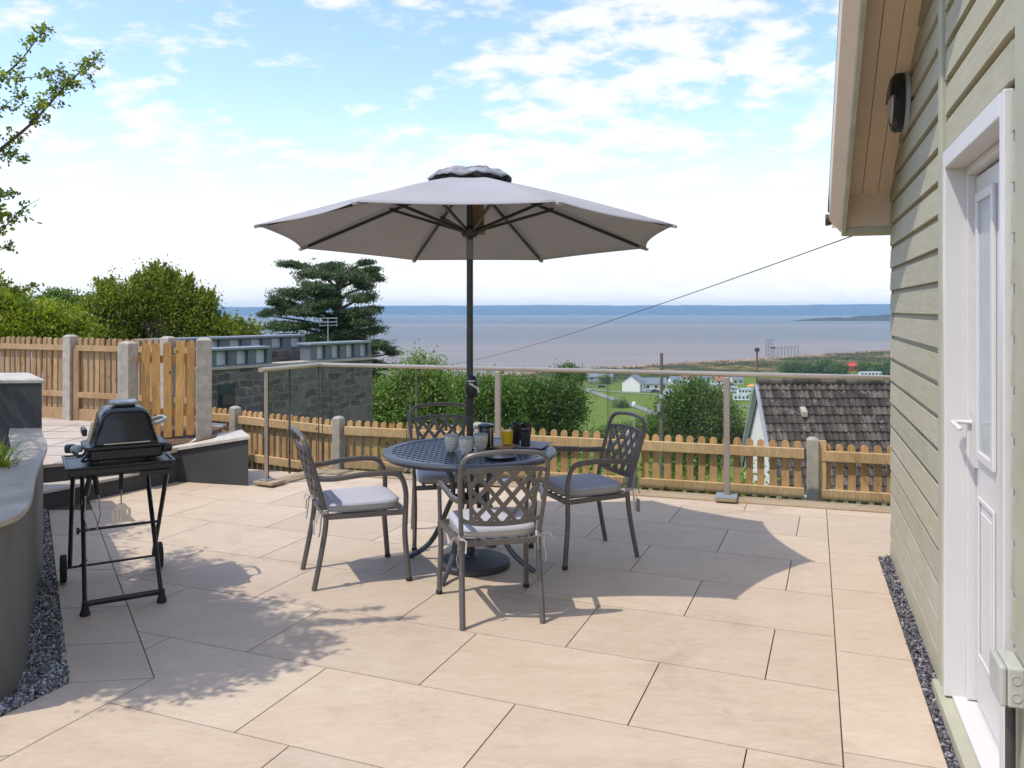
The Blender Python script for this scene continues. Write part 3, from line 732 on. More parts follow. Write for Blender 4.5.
def post_mb(p, z0, z1, w, ang):
    mb = MB(); c, s_ = math.cos(ang), math.sin(ang)
    def rot(x, y): return (p[0]+x*c-y*s_, p[1]+x*s_+y*c)
    h = w/2; mb.prism([rot(-h,-h), rot(h,-h), rot(h,h), rot(-h,h)], z0, z1)
    k = h*0.55; b_ = [rot(-h,-h), rot(h,-h), rot(h,h), rot(-h,h)]; t_ = [rot(-k,-k), rot(k,-k), rot(k,k), rot(-k,k)]
    mb.add([(x, y, z1) for x, y in b_]+[(x, y, z1+0.022) for x, y in t_], [(4,5,6,7)]+[(i, (i+1) % 4, 4+(i+1) % 4, 4+i) for i in range(4)])
    return mb
# low fence beyond the glass
fc = thing('picket_fence', 'low pale picket fence with concrete posts running behind the glass balustrade', 'fence')
fp = [Vector((-4.6, 10.2)), Vector((-3.16, 9.43)), Vector((-1.79, 8.55)), Vector((-0.325, 8.085)), Vector((1.115, 7.63)), Vector((2.62, 7.15)), Vector((4.1, 6.68))]
for i in range(len(fp)-1):
    a, b = fp[i], fp[i+1]; d = (b-a).normalized(); a2 = a+d*0.07; b2_ = b-d*0.07
    zt = 0.435 if i != 1 else 0.43
    side = 1
    sf = 0.0 if i < 5 else -0.012
    low = -0.02 if i >= 2 else -0.45
    picket_panel(a2, b2_, (low-0.15, low-0.15), (zt+sf, zt+sf), 0.058 if i < 3 else 0.062, 0.036 if i < 3 else 0.042, side, jit=0.004).build('picket_panel', M['wood'], fc)
    rail_mb(a2, b2_, (zt-0.105+sf, zt-0.105+sf), 0.088, 0.045, -0.026, side).build('rail', M['woodpale'], fc, bevel=0.004)
    zl = -0.012 if i >= 2 else zt-0.52
    rail_mb(a2, b2_, (zl, zl), 0.085, 0.045, -0.026, side).build('rail', M['woodpale'], fc, bevel=0.004)
    if i < 2: rail_mb(a2, b2_, (-0.55, -0.55), 0.105, 0.045, -0.026, side).build('rail', M['woodpale'], fc, bevel=0.004)
for i, p in enumerate(fp):
    d = (fp[min(i+1, len(fp)-1)]-fp[max(i-1, 0)]).normalized()
    q = p+Vector((d.y, -d.x))*0.03
    o = post_mb(q, -1.2, 0.455 if i != 5 else 0.455, 0.097, math.atan2(d.y, d.x)).build('post', M['conpost'], fc, bevel=0.006)
d = (fp[6]-fp[5]).normalized(); q = fp[5]+d*0.075-Vector((-d.y, d.x))*0.025
MB().bar((q.x, q.y, -0.1), (q.x, q.y, 0.45), 0.035, 0.07, up=(d.x, d.y, 0)).build('batten', M['woodpale'], fc)

# far fence on the terrace
fa = thing('picket_fence', 'weathered picket fence with grey post along the back of the raised terrace', 'fence')
pa = [Vector((-8.4, 10.92)), Vector((-6.75, 10.24)), Vector((-5.12, 9.56)), Vector((-3.75, 8.99)), Vector((-3.40, 8.86))]
for i in range(4):
    a, b = pa[i], pa[i+1]; d = (b-a).normalized(); a2 = a+d*0.07; b2_ = b-d*0.07
    picket_panel(a2, b2_, (0.36, 0.36), (1.255, 1.255), 0.060, 0.028, 1, jit=0.006).build('picket_panel', M['woodold'], fa)
    for z in (1.14, 0.60): rail_mb(a2, b2_, (z, z), 0.062, 0.04, -0.024, 1).build('rail', M['woodold'], fa)
    rail_mb(a2, b2_, (0.36, 0.36), 0.15, 0.03, -0.02, 1).build('gravel_board', M['woodold'], fa)
for i in (0, 2, 3):
    p = pa[i]; d = (pa[i+1]-pa[i]).normalized(); q = p+Vector((d.y, -d.x))*0.03
    post_mb(q, 0.0, 1.27, 0.12, math.atan2(d.y, d.x)).build('post', M['conpost'], fa, bevel=0.005)
q = pa[2]+(pa[3]-pa[2]).normalized()*0.09-Vector((0, .03))
MB().bar((q.x, q.y, 0.3), (q.x, q.y, 1.13), 0.05, 0.06, up=(1,0,0)).build('batten', M['woodold'], fa)
# short near panel between two concrete posts
fb = thing('picket_fence', 'short new picket panel between two tall concrete posts above the retaining wall', 'fence')
b0 = Vector((-3.56, 7.60)); b1 = Vector((-2.915, 7.76)); d = (b1-b0).normalized()
picket_panel(b0+d*0.10, b1-d*0.07, (0.37, 0.41), (1.27, 1.29), 0.070, 0.024, -1, jit=0.012).build('picket_panel', M['woodyellow'], fb)
for z in (1.12, 0.62): rail_mb(b0+d*.05, b1-d*.05, (z, z), 0.07, 0.04, 0.025, 1).build('rail', M['woodyellow'], fb)
post_mb(b0, 0.2, 1.27, 0.125, math.atan2(d.y, d.x)-0.55).build('post', M['conpost'], fb, bevel=0.006)
post_mb(b1, 0.2, 1.295, 0.14, math.atan2(d.y, d.x)+0.10).build('post', M['conpost'], fb, bevel=0.006)

# ------------------------------------------------------------------ glass balustrade
bl = thing('glass_balustrade', 'frameless glass balustrade with metal handrail along the patio edge', 'balustrade')
H1 = 1.045
hr = [(EL2.x-0.03, EL2.y-0.06, H1), (EDGE_L.x, EDGE_L.y, H1), (EX.x, EX.y, H1)]
mb = MB()
for a, b in ((hr[0], hr[1]), (hr[1], hr[2])):
    a = Vector(a); b = Vector(b); t = (b-a).normalized(); s_ = Vector((-t.y, t.x, 0))
    vs = []
    for p in (a, b):
        for k in range(12):
            an = 2*math.pi*k/12; x_ = 0.030*math.copysign(abs(math.cos(an))**0.6, math.cos(an)); z_ = 0.020*math.copysign(abs(math.sin(an))**0.6, math.sin(an))
            vs.append(p+s_*x_+Vector((0, 0, z_)))
    mb.add(vs, [(k, (k+1) % 12, 12+(k+1) % 12, 12+k) for k in range(12)]+[tuple(reversed(range(12))), tuple(range(12, 24))])
mb.build('handrail', M['railmetal'], bl, smooth=True)
def glass_panel(a, b, z0, z1, n):
    mb = MB(); t = 0.005; q = [a+n*t, b+n*t, b-n*t, a-n*t]; mb.prism([(p.x, p.y) for p in q], z0, z1)
    o = mb.build('glass_panel', M['glass'], bl)
    for p in (a, b):
        e_ = MB(); dd = (b-a).normalized()*0.0015
        q = [p-dd+n*0.0052, p+dd+n*0.0052, p+dd-n*0.0052, p-dd-n*0.0052]; e_.prism([(v.x, v.y) for v in q], z0, z1); e_.build('glass_edge', M['glassedge'], o)
Lg = (EX-EDGE_L).length
posts = []
def px_on_line(px):
    k = (px-512)/820; # x = k*d
    t = (k*EDGE_L.y-EDGE_L.x)/(gd.x-k*gd.y); return t
tp_ = [px_on_line(499), px_on_line(727)]; tp_.append(tp_[1]+(tp_[1]-tp_[0]))
cuts = [0.02, (0.02+tp_[0])/2, tp_[0], (tp_[0]+tp_[1])/2, tp_[1], (tp_[1]+tp_[2])/2, tp_[2]]
for a, b in zip(cuts[:-1], cuts[1:]): glass_panel(EDGE_L+gd*(a+0.008), EDGE_L+gd*(b-0.008), 0.05, H1-0.02, gn)
sl = (EL2-EDGE_L).length
for a, b in ((0.02, 0.42), (0.435, sl-0.03)): glass_panel(EDGE_L+ld*a, EDGE_L+ld*b, 0.05, H1-0.02, ln)
for t in tp_[:2]:
    p = EDGE_L+gd*t+gn*0.03
    pm = MB().bar((p.x, p.y, 0.02), (p.x, p.y, H1-0.02), 0.042, 0.05, up=(gd.x, gd.y, 0)).build('post', M['postmetal'], bl, bevel=0.006)
    q = [p+gd*0.085+gn*0.15, p-gd*0.085+gn*0.15, p-gd*0.085-gn*0.06, p+gd*0.085-gn*0.06]
    MB().prism([(v.x, v.y) for v in q], 0.0125, 0.040).build('base_block', M['sleeper'], bl, bevel=0.004)
    q = [p+gd*0.085+gn*0.148, p-gd*0.085+gn*0.148, p-gd*0.085-gn*0.058, p+gd*0.085-gn*0.058]
    MB().prism([(v.x, v.y) for v in q], 0.0405, 0.046).build('base_plate', M['capgrey'], bl, bevel=0.001)
p = EL2
MB().bar((p.x, p.y, 0.03), (p.x, p.y, H1-0.02), 0.022, 0.026, up=(ld.x, ld.y, 0)).build('end_post', M['railmetal'], bl, bevel=0.003)
q = [p+ld*0.08+ln*0.14, p-ld*0.10+ln*0.14, p-ld*0.10-ln*0.08, p+ld*0.08-ln*0.08]
MB().prism([(v.x, v.y) for v in q], 0.017, 0.045).build('base_block', M['sleeper'], bl, bevel=0.006)
q = [p+ld*0.05+ln*0.05, p-ld*0.06+ln*0.05, p-ld*0.06-ln*0.04, p+ld*0.05-ln*0.04]
MB().prism([(v.x, v.y) for v in q], 0.0455, 0.055).build('base_plate', M['capgrey'], bl, bevel=0.002)

# ------------------------------------------------------------------ house at the right
hs = thing('house', 'sage green weatherboarded house wall with white door at the right edge of the patio', 'house', (WC.x, WC.y, 0), math.atan2(WS.y, WS.x))
# local: x along the wall towards the camera, -y outwards, +y into the house
SLOPE = 0.53
def topz(x): return 2.335+SLOPE*x+0.02
def siding_mb(x0, x1, ztop0=None, z0=0.0, zmax=None, phase=0.0, far=0.0):
    mb = MB(); pitch = 0.1425; k = 0
    z = z0-phase
    while z < 6.2:
        zb = max(z, z0); zt = z+pitch
        # board profile (y outwards negative): thick lower edge, thin recessed lip above
        if zmax is not None: zt_c = min(zt, zmax)
        else: zt_c = zt
        if zt_c <= zb+0.01: z += pitch; 
        if zt_c <= zb+0.01:
            if zmax is not None and z >= zmax: break
            continue
        xs0 = x0
        if zmax is None:   # clip under the sloping soffit
            xs0 = max(x0, (zt_c-topz(0)-0.10)/SLOPE)
        if xs0 >= x1-0.01: break
        h_ = zt_c-zb; lipz = zb+h_*0.80 if zt_c == zt else zt_c
        prof = [(0.0, zb), (-0.024, zb), (-0.019, lipz), (-0.003, lipz+0.002), (-0.001, zt_c), (0.0, zt_c)]
        n = len(prof); vs = [(xs0, y, zz) for y, zz in prof]+[(x1, y, zz) for y, zz in prof]
        mb.add(vs, [tuple(range(n)), tuple(reversed(range(n, 2*n)))]+[(i, (i+1) % n, n+(i+1) % n, n+i) for i in range(n)])
        z += pitch
    return mb
HX = 5.6
# body behind the boards, with the door opening left open
D0, D1, DT = 2.14, 3.11, 2.18
body = MB()
body.prism([(0.0, 0.001), (D0, 0.001), (D0, 0.25), (0.0, 0.25)], 0.0, [topz(0), topz(D0)+0.06, topz(D0)+0.06, topz(0)])
body.prism([(D1, 0.001), (HX, 0.001), (HX, 0.25), (D1, 0.25)], 0.0, [topz(D1)+0.06, topz(HX), topz(HX), topz(D1)+0.06])
body.prism([(D0, 0.001), (D1, 0.001), (D1, 0.25), (D0, 0.25)], DT, [topz(D0)+0.06, topz(D1)+0.06, topz(D1)+0.06, topz(D0)+0.06])
body.build('wall_core', M['gutterblack'], hs)
MB().box((0.0, 0.25, 0), (HX, 3.5, 2.3)).build('wall_body', M['siding'], hs)
s1 = siding_mb(0.012, 1.972); s1.build('weatherboards', M['siding'], hs)
s2 = siding_mb(2.068, D0-0.024, phase=0.05); s2.build('weatherboards', M['siding'], hs)
s3 = siding_mb(D0-0.035, D1+0.035, z0=2.235, phase=0.0); s3.build('weatherboards', M['siding'], hs)
s4 = siding_mb(D1+0.035, 3.235, phase=0.05); s4.build('weatherboards', M['siding'], hs)
s5 = siding_mb(3.35, HX, phase=0.02); s5.build('weatherboards', M['siding'], hs)
MB().box((1.978, -0.036, 0.0), (2.060, 0.0005, topz(2.0)-0.01)).build('cover_strip', M['sagetrim'], hs, bevel=0.003)
MB().box((3.245, -0.036, 0.0), (3.345, 0.0005, topz(3.2)-0.01)).build('cover_strip', M['sagetrim'], hs, bevel=0.003)
MB().box((-0.03, -0.012, 0.0), (0.011, 0.06, 2.32)).build('corner_strip', M['sagetrim'], hs, bevel=0.002)
# door
fr = MB()
fr.box((2.115, -0.040, 0.06), (2.165, 0.10, 2.215)); fr.box((3.085, -0.040, 0.06), (3.135, 0.10, 2.215)); fr.box((2.1655, -0.041, 2.145), (3.0845, 0.10, 2.216))
fr.build('door_frame', M['upvc'], hs, bevel=0.004)
fr2 = MB(); fr2.box((2.1655, 0.035, 0.07), (2.195, 0.10, 2.144)); fr2.box((3.05, 0.035, 0.07), (3.0845, 0.10, 2.144)); fr2.box((2.1955, 0.035, 2.11), (3.0495, 0.10, 2.144))
fr2.build('inner_door_frame', M['upvc'], hs, bevel=0.003)
MB().box((2.05, -0.012, 0.042), (3.15, 0.10, 0.066)).build('threshold', M['upvc'], hs, bevel=0.004)
MB().box((1.99, -0.060, 0.0), (3.15, -0.0125, 0.052)).build('plinth_board', M['sagetrim'], hs)
dr = MB().box((2.200, 0.065, 0.078), (3.044, 0.105, 2.10)).build('door', M['upvc'], hs, bevel=0.003)
def pane(x0, x1, z0, z1):
    b = MB(); w = 0.035
    b.box((x0, 0.050, z0), (x0+w, 0.0645, z1)); b.box((x1-w, 0.050, z0), (x1, 0.0645, z1)); b.box((x0+w, 0.0505, z1-w), (x1-w, 0.0645, z1)); b.box((x0+w, 0.0505, z0), (x1-w, 0.0645, z0+w))
    f = b.build('pane_frame', M['upvc'], dr, bevel=0.004)
    MB().box((x0+w, 0.0600, z0+w), (x1-w, 0.0640, z1-w)).build('pane', M['doorglass'], dr)
M['doorglass'] = simple('frosted_glass', (0.36, 0.40, 0.42), 0.18, 0, 0.12, 5)
M['doorglass'] = simple('frosted_glass', (0.36, 0.40, 0.42), 0.18, 0, 0.12, 5)
pane(2.250, 2.545, 1.02, 2.03); pane(2.66, 2.98, 1.02, 2.03)
def panel(x0, x1, z0, z1):
    b = MB(); w = 0.018
    b.box((x0, 0.056, z0), (x0+w, 0.0645, z1)); b.box((x1-w, 0.056, z0), (x1, 0.0645, z1)); b.box((x0+w, 0.0565, z1-w), (x1-w, 0.0645, z1)); b.box((x0+w, 0.0565, z0), (x1-w, 0.0645, z0+w))
    b.box((x0+0.05, 0.058, z0+0.05), (x1-0.05, 0.0645, z1-0.05)); b.build('door_panel', M['upvc'], dr, bevel=0.004)
panel(2.26, 2.53, 0.27, 0.88); panel(2.68, 2.95, 0.27, 0.88)
hb = MB(); hb.box((2.205, 0.048, 0.98), (2.235, 0.0648, 1.20)); hb.tube([(2.2, 0.055, 1.15), (2.2, 0.0, 1.15), (2.21, -0.018, 1.152), (2.24, -0.022, 1.153), (2.30, -0.016, 1.145), (2.31, -0.008, 1.135)], 0.0085, 8)
hb.build('handle', M['upvc'], dr, smooth=True)
# roof, verge and eaves
rf = MB()
def sl_box(x0, x1, y0, y1, zo0, zo1):
    """board following the roof slope; zo = offset of its bottom / top from the soffit line 2.335+SLOPE*x"""
    b0_, b1_ = 2.335+SLOPE*x0, 2.335+SLOPE*x1
    return MB().add([(x0,y0,b0_+zo0),(x1,y0,b1_+zo0),(x1,y1,b1_+zo0),(x0,y1,b0_+zo0),(x0,y0,b0_+zo1),(x1,y0,b1_+zo1),(x1,y1,b1_+zo1),(x0,y1,b0_+zo1)],
        [(0,3,2,1),(4,5,6,7),(0,1,5,4),(1,2,6,5),(2,3,7,6),(3,0,4,7)])
roof = sl_box(-0.35, HX, -0.385, 3.4, 0.115, 0.17).build('roof', M['roofgrey'], hs)
for k in range(3):   # soffit boards with open joints
    y1 = -0.002-k*0.094; sl_box(-0.0, HX, y1-0.0905, y1, 0.0, 0.016).build('soffit_board', M['soffit'], roof)
M['cream'] = simple('cream_strip', (0.42, 0.40, 0.31), 0.7)
sl_box(-0.03, HX, -0.312, -0.287, -0.25, 0.11).build('bargeboard', M['cream'], roof, bevel=0.002)
vo = MB()
x0, x1 = -0.05, HX
def zb(x): return 2.335+SLOPE*x
vo.add([(x0,-0.313,zb(x0)-0.215),(x1,-0.313,zb(x1)-0.215),(x1,-0.385,zb(x1)-0.13),(x0,-0.385,zb(x0)-0.13),(x0,-0.313,zb(x0)-0.19),(x1,-0.313,zb(x1)-0.19),(x1,-0.385,zb(x1)+0.11),(x0,-0.385,zb(x0)+0.11)],
       [(0,3,2,1),(4,5,6,7),(0,1,5,4),(1,2,6,5),(2,3,7,6),(3,0,4,7)])
vo.build('verge_board', M['soffit'], roof)
MB().box((-0.022, -0.286, 2.125), (-0.001, -0.001, 2.345)).build('box_end', M['soffit'], roof)
MB().box((-0.30, -0.286, 2.09), (0.006, 0.03, 2.124)).build('eaves_board', M['cream'], roof, bevel=0.002)
gt = MB(); gt.tube([(-0.38, -0.39, 2.215), (-0.38, 0.0, 2.20), (-0.38, 3.4, 2.17)], 0.034, 12); gt.tube([(-0.38, -0.40, 2.215), (-0.38, -0.37, 2.215)], 0.040, 12); gt.build('gutter', M['gutterblack'], roof, smooth=True)
MB().box((-0.31, -0.36, 2.15), (-0.28, 3.4, 2.30)).build('fascia', M['soffit'], roof)
# downpipe side of the corner, just seen under the eaves
MB().tube([(-0.10, 0.06, 2.10), (-0.10, 0.06, 0.05)], 0.03, 10).build('downpipe', M['gutterblack'], hs, smooth=True)

HM = hs.matrix_basis.copy() if False else (Matrix.Translation((WC.x, WC.y, 0)) @ Matrix.Rotation(math.atan2(WS.y, WS.x), 4, 'Z'))
# bulkhead lamp
p = HM @ Vector((0.85, -0.024, 2.73))
wl = thing('wall_light', 'round black bulkhead light with white lens high on the green boarding', 'wall light', p, math.atan2(WS.y, WS.x))
MB().lathe([(0.180, 0.0), (0.180, -0.018), (0.172, -0.022)], seg=40, axis='y').build('back_plate', M['greytrim'], wl, smooth=True)
MB().lathe([(0.168, -0.022), (0.172, -0.055), (0.160, -0.073), (0.140, -0.078), (0.132, -0.066)], seg=40, axis='y').build('rim', M['blackmetal'], wl, smooth=True)
MB().lathe([(0.133, -0.066), (0.115, -0.080), (0.07, -0.090), (0.0, -0.094)], seg=40, axis='y').build('lens', M['lens'], wl, smooth=True)
eye_ = MB()
vs = []; n = 14
for k in range(n+1):
    an = math.pi*k/n
    for (r_, y_) in ((0.160, -0.074), (0.12, -0.092), (0.012, -0.100)):
        vs.append((r_*math.cos(an), y_, r_*math.sin(an)+0.004))
fs = []
for k in range(n):
    for j in range(2): a_ = k*3+j; fs.append((a_, a_+3, a_+4, a_+1))
eye_.add(vs, fs); o = eye_.build('half_hood', M['blackmetal'], wl, smooth=True); sm = o.modifiers.new('s', 'SOLIDIFY'); sm.thickness = 0.006
# junction box with conduit
p = HM @ Vector((3.245, -0.037, 0.56))
jb = thing('junction_box', 'pale grey electrical junction box low on the wall beside the white door', 'junction box', p, math.atan2(WS.y, WS.x))
MB().box((0.0, -0.042, 0.0), (0.125, -0.001, 0.105)).build('housing', M['boxgrey'], jb, bevel=0.006)
MB().box((0.0, -0.060, 0.0), (0.125, -0.043, 0.105)).build('lid', M['boxgrey'], jb, bevel=0.006)
for z in (0.03, 0.075):
    MB().lathe([(0.012, 0.1252), (0.012, 0.1275), (0.010, 0.1275), (0.010, 0.1260), (0.0, 0.1260)], c=(0, -0.022, z), seg=18, axis='x').build('knockout', M['boxgrey'], jb, smooth=True)
MB().tube([(0.06, -0.022, -0.001), (0.06, -0.022, -0.54)], 0.0125, 12).build('conduit', M['gutterblack'], jb, smooth=True)

# ------------------------------------------------------------------ chairs
def catmull(pts, n=6):
    P = [Vector(p) for p in pts]; out = []
    for i in range(len(P)-1):
        p0 = P[max(i-1, 0)]; p1 = P[i]; p2 = P[i+1]; p3 = P[min(i+2, len(P)-1)]
        for k in range(n):
            t = k/n; out.append(0.5*((2*p1)+(-p0+p2)*t+(2*p0-5*p1+4*p2-p3)*t*t+(-p0+3*p1-3*p2+p3)*t**3))
    out.append(P[-1]); return out
def backy(z): 
    t = max(0, (z-0.42)/0.48); return -0.215-0.115*t-0.02*t*t
def make_chair(label):
    t = thing('garden_chair', label, 'chair', group='lattice backed garden chairs around the table')
    for sx in (-1, 1):
        MB().tube(catmull([(sx*0.250, 0.255, 0.0), (sx*0.247, 0.245, 0.12), (sx*0.243, 0.232, 0.28), (sx*0.247, 0.235, 0.42)], 5), [0.0165]*15+[0.0165], 8, sx=0.9).build('leg', M['metal'], t, smooth=True)
        MB().tube(catmull([(sx*0.205, -0.285, 0.0), (sx*0.203, -0.255, 0.15), (sx*0.201, -0.225, 0.32), (sx*0.20, -0.215, 0.43)], 5), 0.0155, 8).build('leg', M['metal'], t, smooth=True)
        MB().tube(catmull([(sx*0.247, 0.2355, 0.421), (sx*0.25, 0.235, 0.54), (sx*0.255, 0.200, 0.635), (sx*0.257, 0.12, 0.658), (sx*0.252, -0.02, 0.658), (sx*0.236, -0.16, 0.645), (sx*0.212, -0.262, 0.645)], 6), [0.0155]*12+[0.0175]*25, 8, sx=0.75).build('arm', M['metal'], t, smooth=True)
        MB().lathe([(0.0185, 0.0), (0.0185, 0.016), (0.0168, 0.020)], c=(sx*0.250, 0.255, 0.0005), seg=10).build('foot_cap', M['rubber'], t, smooth=True)
    # back frame arch
    pts = [(-0.200, backy(0.43), 0.431)]
    pts += [(-0.200-0.022*min(1, (z-0.43)/0.3), backy(z), z) for z in (0.55, 0.68, 0.78)]
    pts += [(-0.218, backy(0.845), 0.845), (-0.190, backy(0.888), 0.888), (-0.12, backy(0.905)-0.006, 0.905), (0, backy(0.912)-0.010, 0.912)]
    full = pts+[(-p[0], p[1], p[2]) for p in reversed(pts[:-1])]
    MB().tube(catmull(full, 6), 0.0145, 8, sx=0.85).build('back_frame', M['metal'], t, smooth=True)
    # lattice panel: bars in two diagonal directions clipped to the panel outline
    lat = MB()
    def BP(u, v):   # v=0 bottom z .545, v=1 top z .815
        z = 0.535+0.275*v+0.012*(1-(u/0.19)**2)*(v*2-1)
        return Vector((u, backy(z)-0.022*(1-(u/0.2)**2), z))
    hw = lambda v: 0.158+0.030*v**2
    def bar_uv(u0, v0, u1, v1, w):
        k = 8; pts = [BP(u0+(u1-u0)*i/k, v0+(v1-v0)*i/k) for i in range(k+1)]
        for a, b in zip(pts[:-1], pts[1:]): lat.bar(a, b+(b-a)*0.02, 0.009, w, up=((b-a).cross(Vector((0, 1, 0)))))
    sl_ = 1.15/0.275
    for sgn in (-1, 1):
        for k in range(-9, 10):
            c = k*0.086+0.043
            # line: u = c + sgn*v*0.235
            v0 = None; seg_ = []
            for i in range(121):
                v = i/120; u = c+sgn*(v-0.5)*0.235
                if abs(u) <= hw(v): seg_.append(v)
            if len(seg_) > 8:
                a, b = seg_[0], seg_[-1]; bar_uv(c+sgn*(a-0.5)*0.235, a, c+sgn*(b-0.5)*0.235, b, 0.0225)
    for v in (0.0, 1.0): bar_uv(-hw(v)-0.006, v, hw(v)+0.006, v, 0.026)
    for s_ in (-1, 1):
        k = 10
        for i in range(k): bar_uv(s_*hw(i/k), i/k, s_*hw((i+1)/k), (i+1)/k, 0.018)
        z1_ = 0.81; 
        lat.bar(BP(s_*(hw(1)), 1.0), (s_*0.222, backy(0.80), 0.80), 0.009, 0.02); lat.bar(BP(s_*hw(0), 0.0), (s_*0.208, backy(0.545), 0.545), 0.009, 0.02)
    lat.build('backrest', M['metal'], t, smooth=True)
    sf = MB()
    cor = [(-0.245, 0.235), (0.245, 0.235), (0.20, -0.215), (-0.20, -0.215)]
    for i in range(4):
        a = cor[i]; b = cor[(i+1) % 4]; sf.bar((*a, 0.415), (*b, 0.415), 0.022, 0.030)
    for i in range(6):
        x = -0.18+i*0.072; sf.bar((x, -0.205, 0.425), (x, 0.225, 0.425), 0.022, 0.006)
    sf.build('seat_frame', M['metal'], t, bevel=0.004)
    # cushion: soft rounded slab
    cu = MB(); nx, ny = 14, 14
    def cshape(u, v):   # -1..1
        w = 0.218-0.02*(1-v)/2
        ex = math.copysign(abs(u)**1.0, u); return ex*w, v*0.218+0.008
    top = []; 
    for layer, (zf, sh) in enumerate(((0.433, 0.955), (0.438, 0.995), (0.462, 1.0), (0.474, 0.985))):
        pass
    def cring(sc, z, puff):
        pts = []
        n = 12
        for e_, (p0, p1) in enumerate((((-1,-1),(1,-1)), ((1,-1),(1,1)), ((1,1),(-1,1)), ((-1,1),(-1,-1)))):
            for i in range(n):
                u = p0[0]+(p1[0]-p0[0])*i/n; v = p0[1]+(p1[1]-p0[1])*i/n
                l = (abs(u)**5+abs(v)**5)**(1/5); x, y = cshape(u/l*sc, v/l*sc)
                pts.append((x, y, z+puff*math.sin(i*math.pi/n*3+e_)*0.0))
        return pts
    def stack(prof):
        mb = MB(); n = 48
        for sc, z in prof: mb.v += cring(sc, z, 0)
        for i in range(len(prof)-1):
            for k in range(n): mb.f.append((i*n+k, i*n+(k+1) % n, (i+1)*n+(k+1) % n, (i+1)*n+k))
        mb.f += [tuple(reversed(range(n))), tuple((len(prof)-1)*n+k for k in range(n))]; return mb
    cush = stack([(0.93, 0.4335), (0.985, 0.439), (1.0, 0.452), (1.0, 0.470)]).build('cushion', M['cushion_side'], t, smooth=True, angle=60)
    stack([(0.999, 0.4702), (1.0, 0.475), (0.98, 0.483), (0.92, 0.489), (0.75, 0.494), (0.5, 0.497), (0.2, 0.498)]).build('cushion_top', M['cushion'], cush, smooth=True, angle=60)
    pp = cring(1.006, 0.4705, 0); MB().tube(pp, 0.0035, 6, closed=True).build('piping', M['greytrim'], cush, smooth=True)
    pp = cring(0.98, 0.4365, 0); MB().tube(pp, 0.003, 6, closed=True).build('piping', M['greytrim'], cush, smooth=True)
    for sx in (-1, 1):
        ti = MB()
        x = sx*0.203
        ti.tube([(x, -0.20, 0.452), (x+sx*0.012, -0.232, 0.455), (x+sx*0.02, -0.245, 0.44), (x+sx*0.016, -0.25, 0.40), (x+sx*0.028, -0.255, 0.35), (x+sx*0.022, -0.262, 0.31)], 0.005, 6, sx=0.4)
        ti.tube([(x+sx*0.01, -0.24, 0.452), (x+sx*0.045, -0.262, 0.462), (x+sx*0.06, -0.27, 0.43)], 0.005, 6, sx=0.4)
        ti.tube([(x+sx*0.01, -0.24, 0.452), (x-sx*0.02, -0.265, 0.44), (x-sx*0.015, -0.27, 0.38)], 0.005, 6, sx=0.4)
        for k in range(3): ti.lathe([(0.017, -0.004), (0.019, 0), (0.017, 0.004)], c=(sx*0.2, -0.22, 0.440+k*0.009), seg=12)
        ti.build('cushion_tie', M['cushion_side'], cush, smooth=True)
    return t
ch = make_chair('lattice back chair nearest the camera, seen from behind in front of the table')
def place(o, c, f, label):
    o.location = (c[0], c[1], 0.002); o.scale = (1, 1, 0.972); o.rotation_euler = (0, 0, math.atan2(f[1], f[0])-math.pi/2); o['label'] = label; return o
def tag_card(root, x, y, z, w=0.05, h=0.07):
    c = [q for q in root.children if q.name.startswith('cushion')][0]
    mb = MB().box((x-w/2, y-0.002, z-h), (x+w/2, y+0.0, z)); mb.tube([(x, y, z), (x*0.95, y+0.02, z+0.07)], 0.001, 4); mb.build('care_tag', M['tagpaper'], c)
c2_ = clone(ch); c3_ = clone(ch); c4_ = clone(ch)
place(ch, (-0.107, 4.385), (-0.22, 0.975), 'lattice back chair nearest the camera, seen from behind in front of the table')
place(c2_, (-0.935, 4.93), (0.92, 0.39), 'lattice back chair at the left of the table, seen side on with a paper tag')
place(c3_, (0.46, 5.333), (-0.92, -0.39), 'lattice back chair at the right of the table, turned side on towards the left')
place(c4_, (-0.455, 5.70), (0.22, -0.975), 'lattice back chair on the far side of the table, facing the camera')
tag_card(c2_, 0.20, -0.285, 0.40, 0.055, 0.075); tag_card(c3_, -0.215, -0.285, 0.385, 0.045, 0.085)

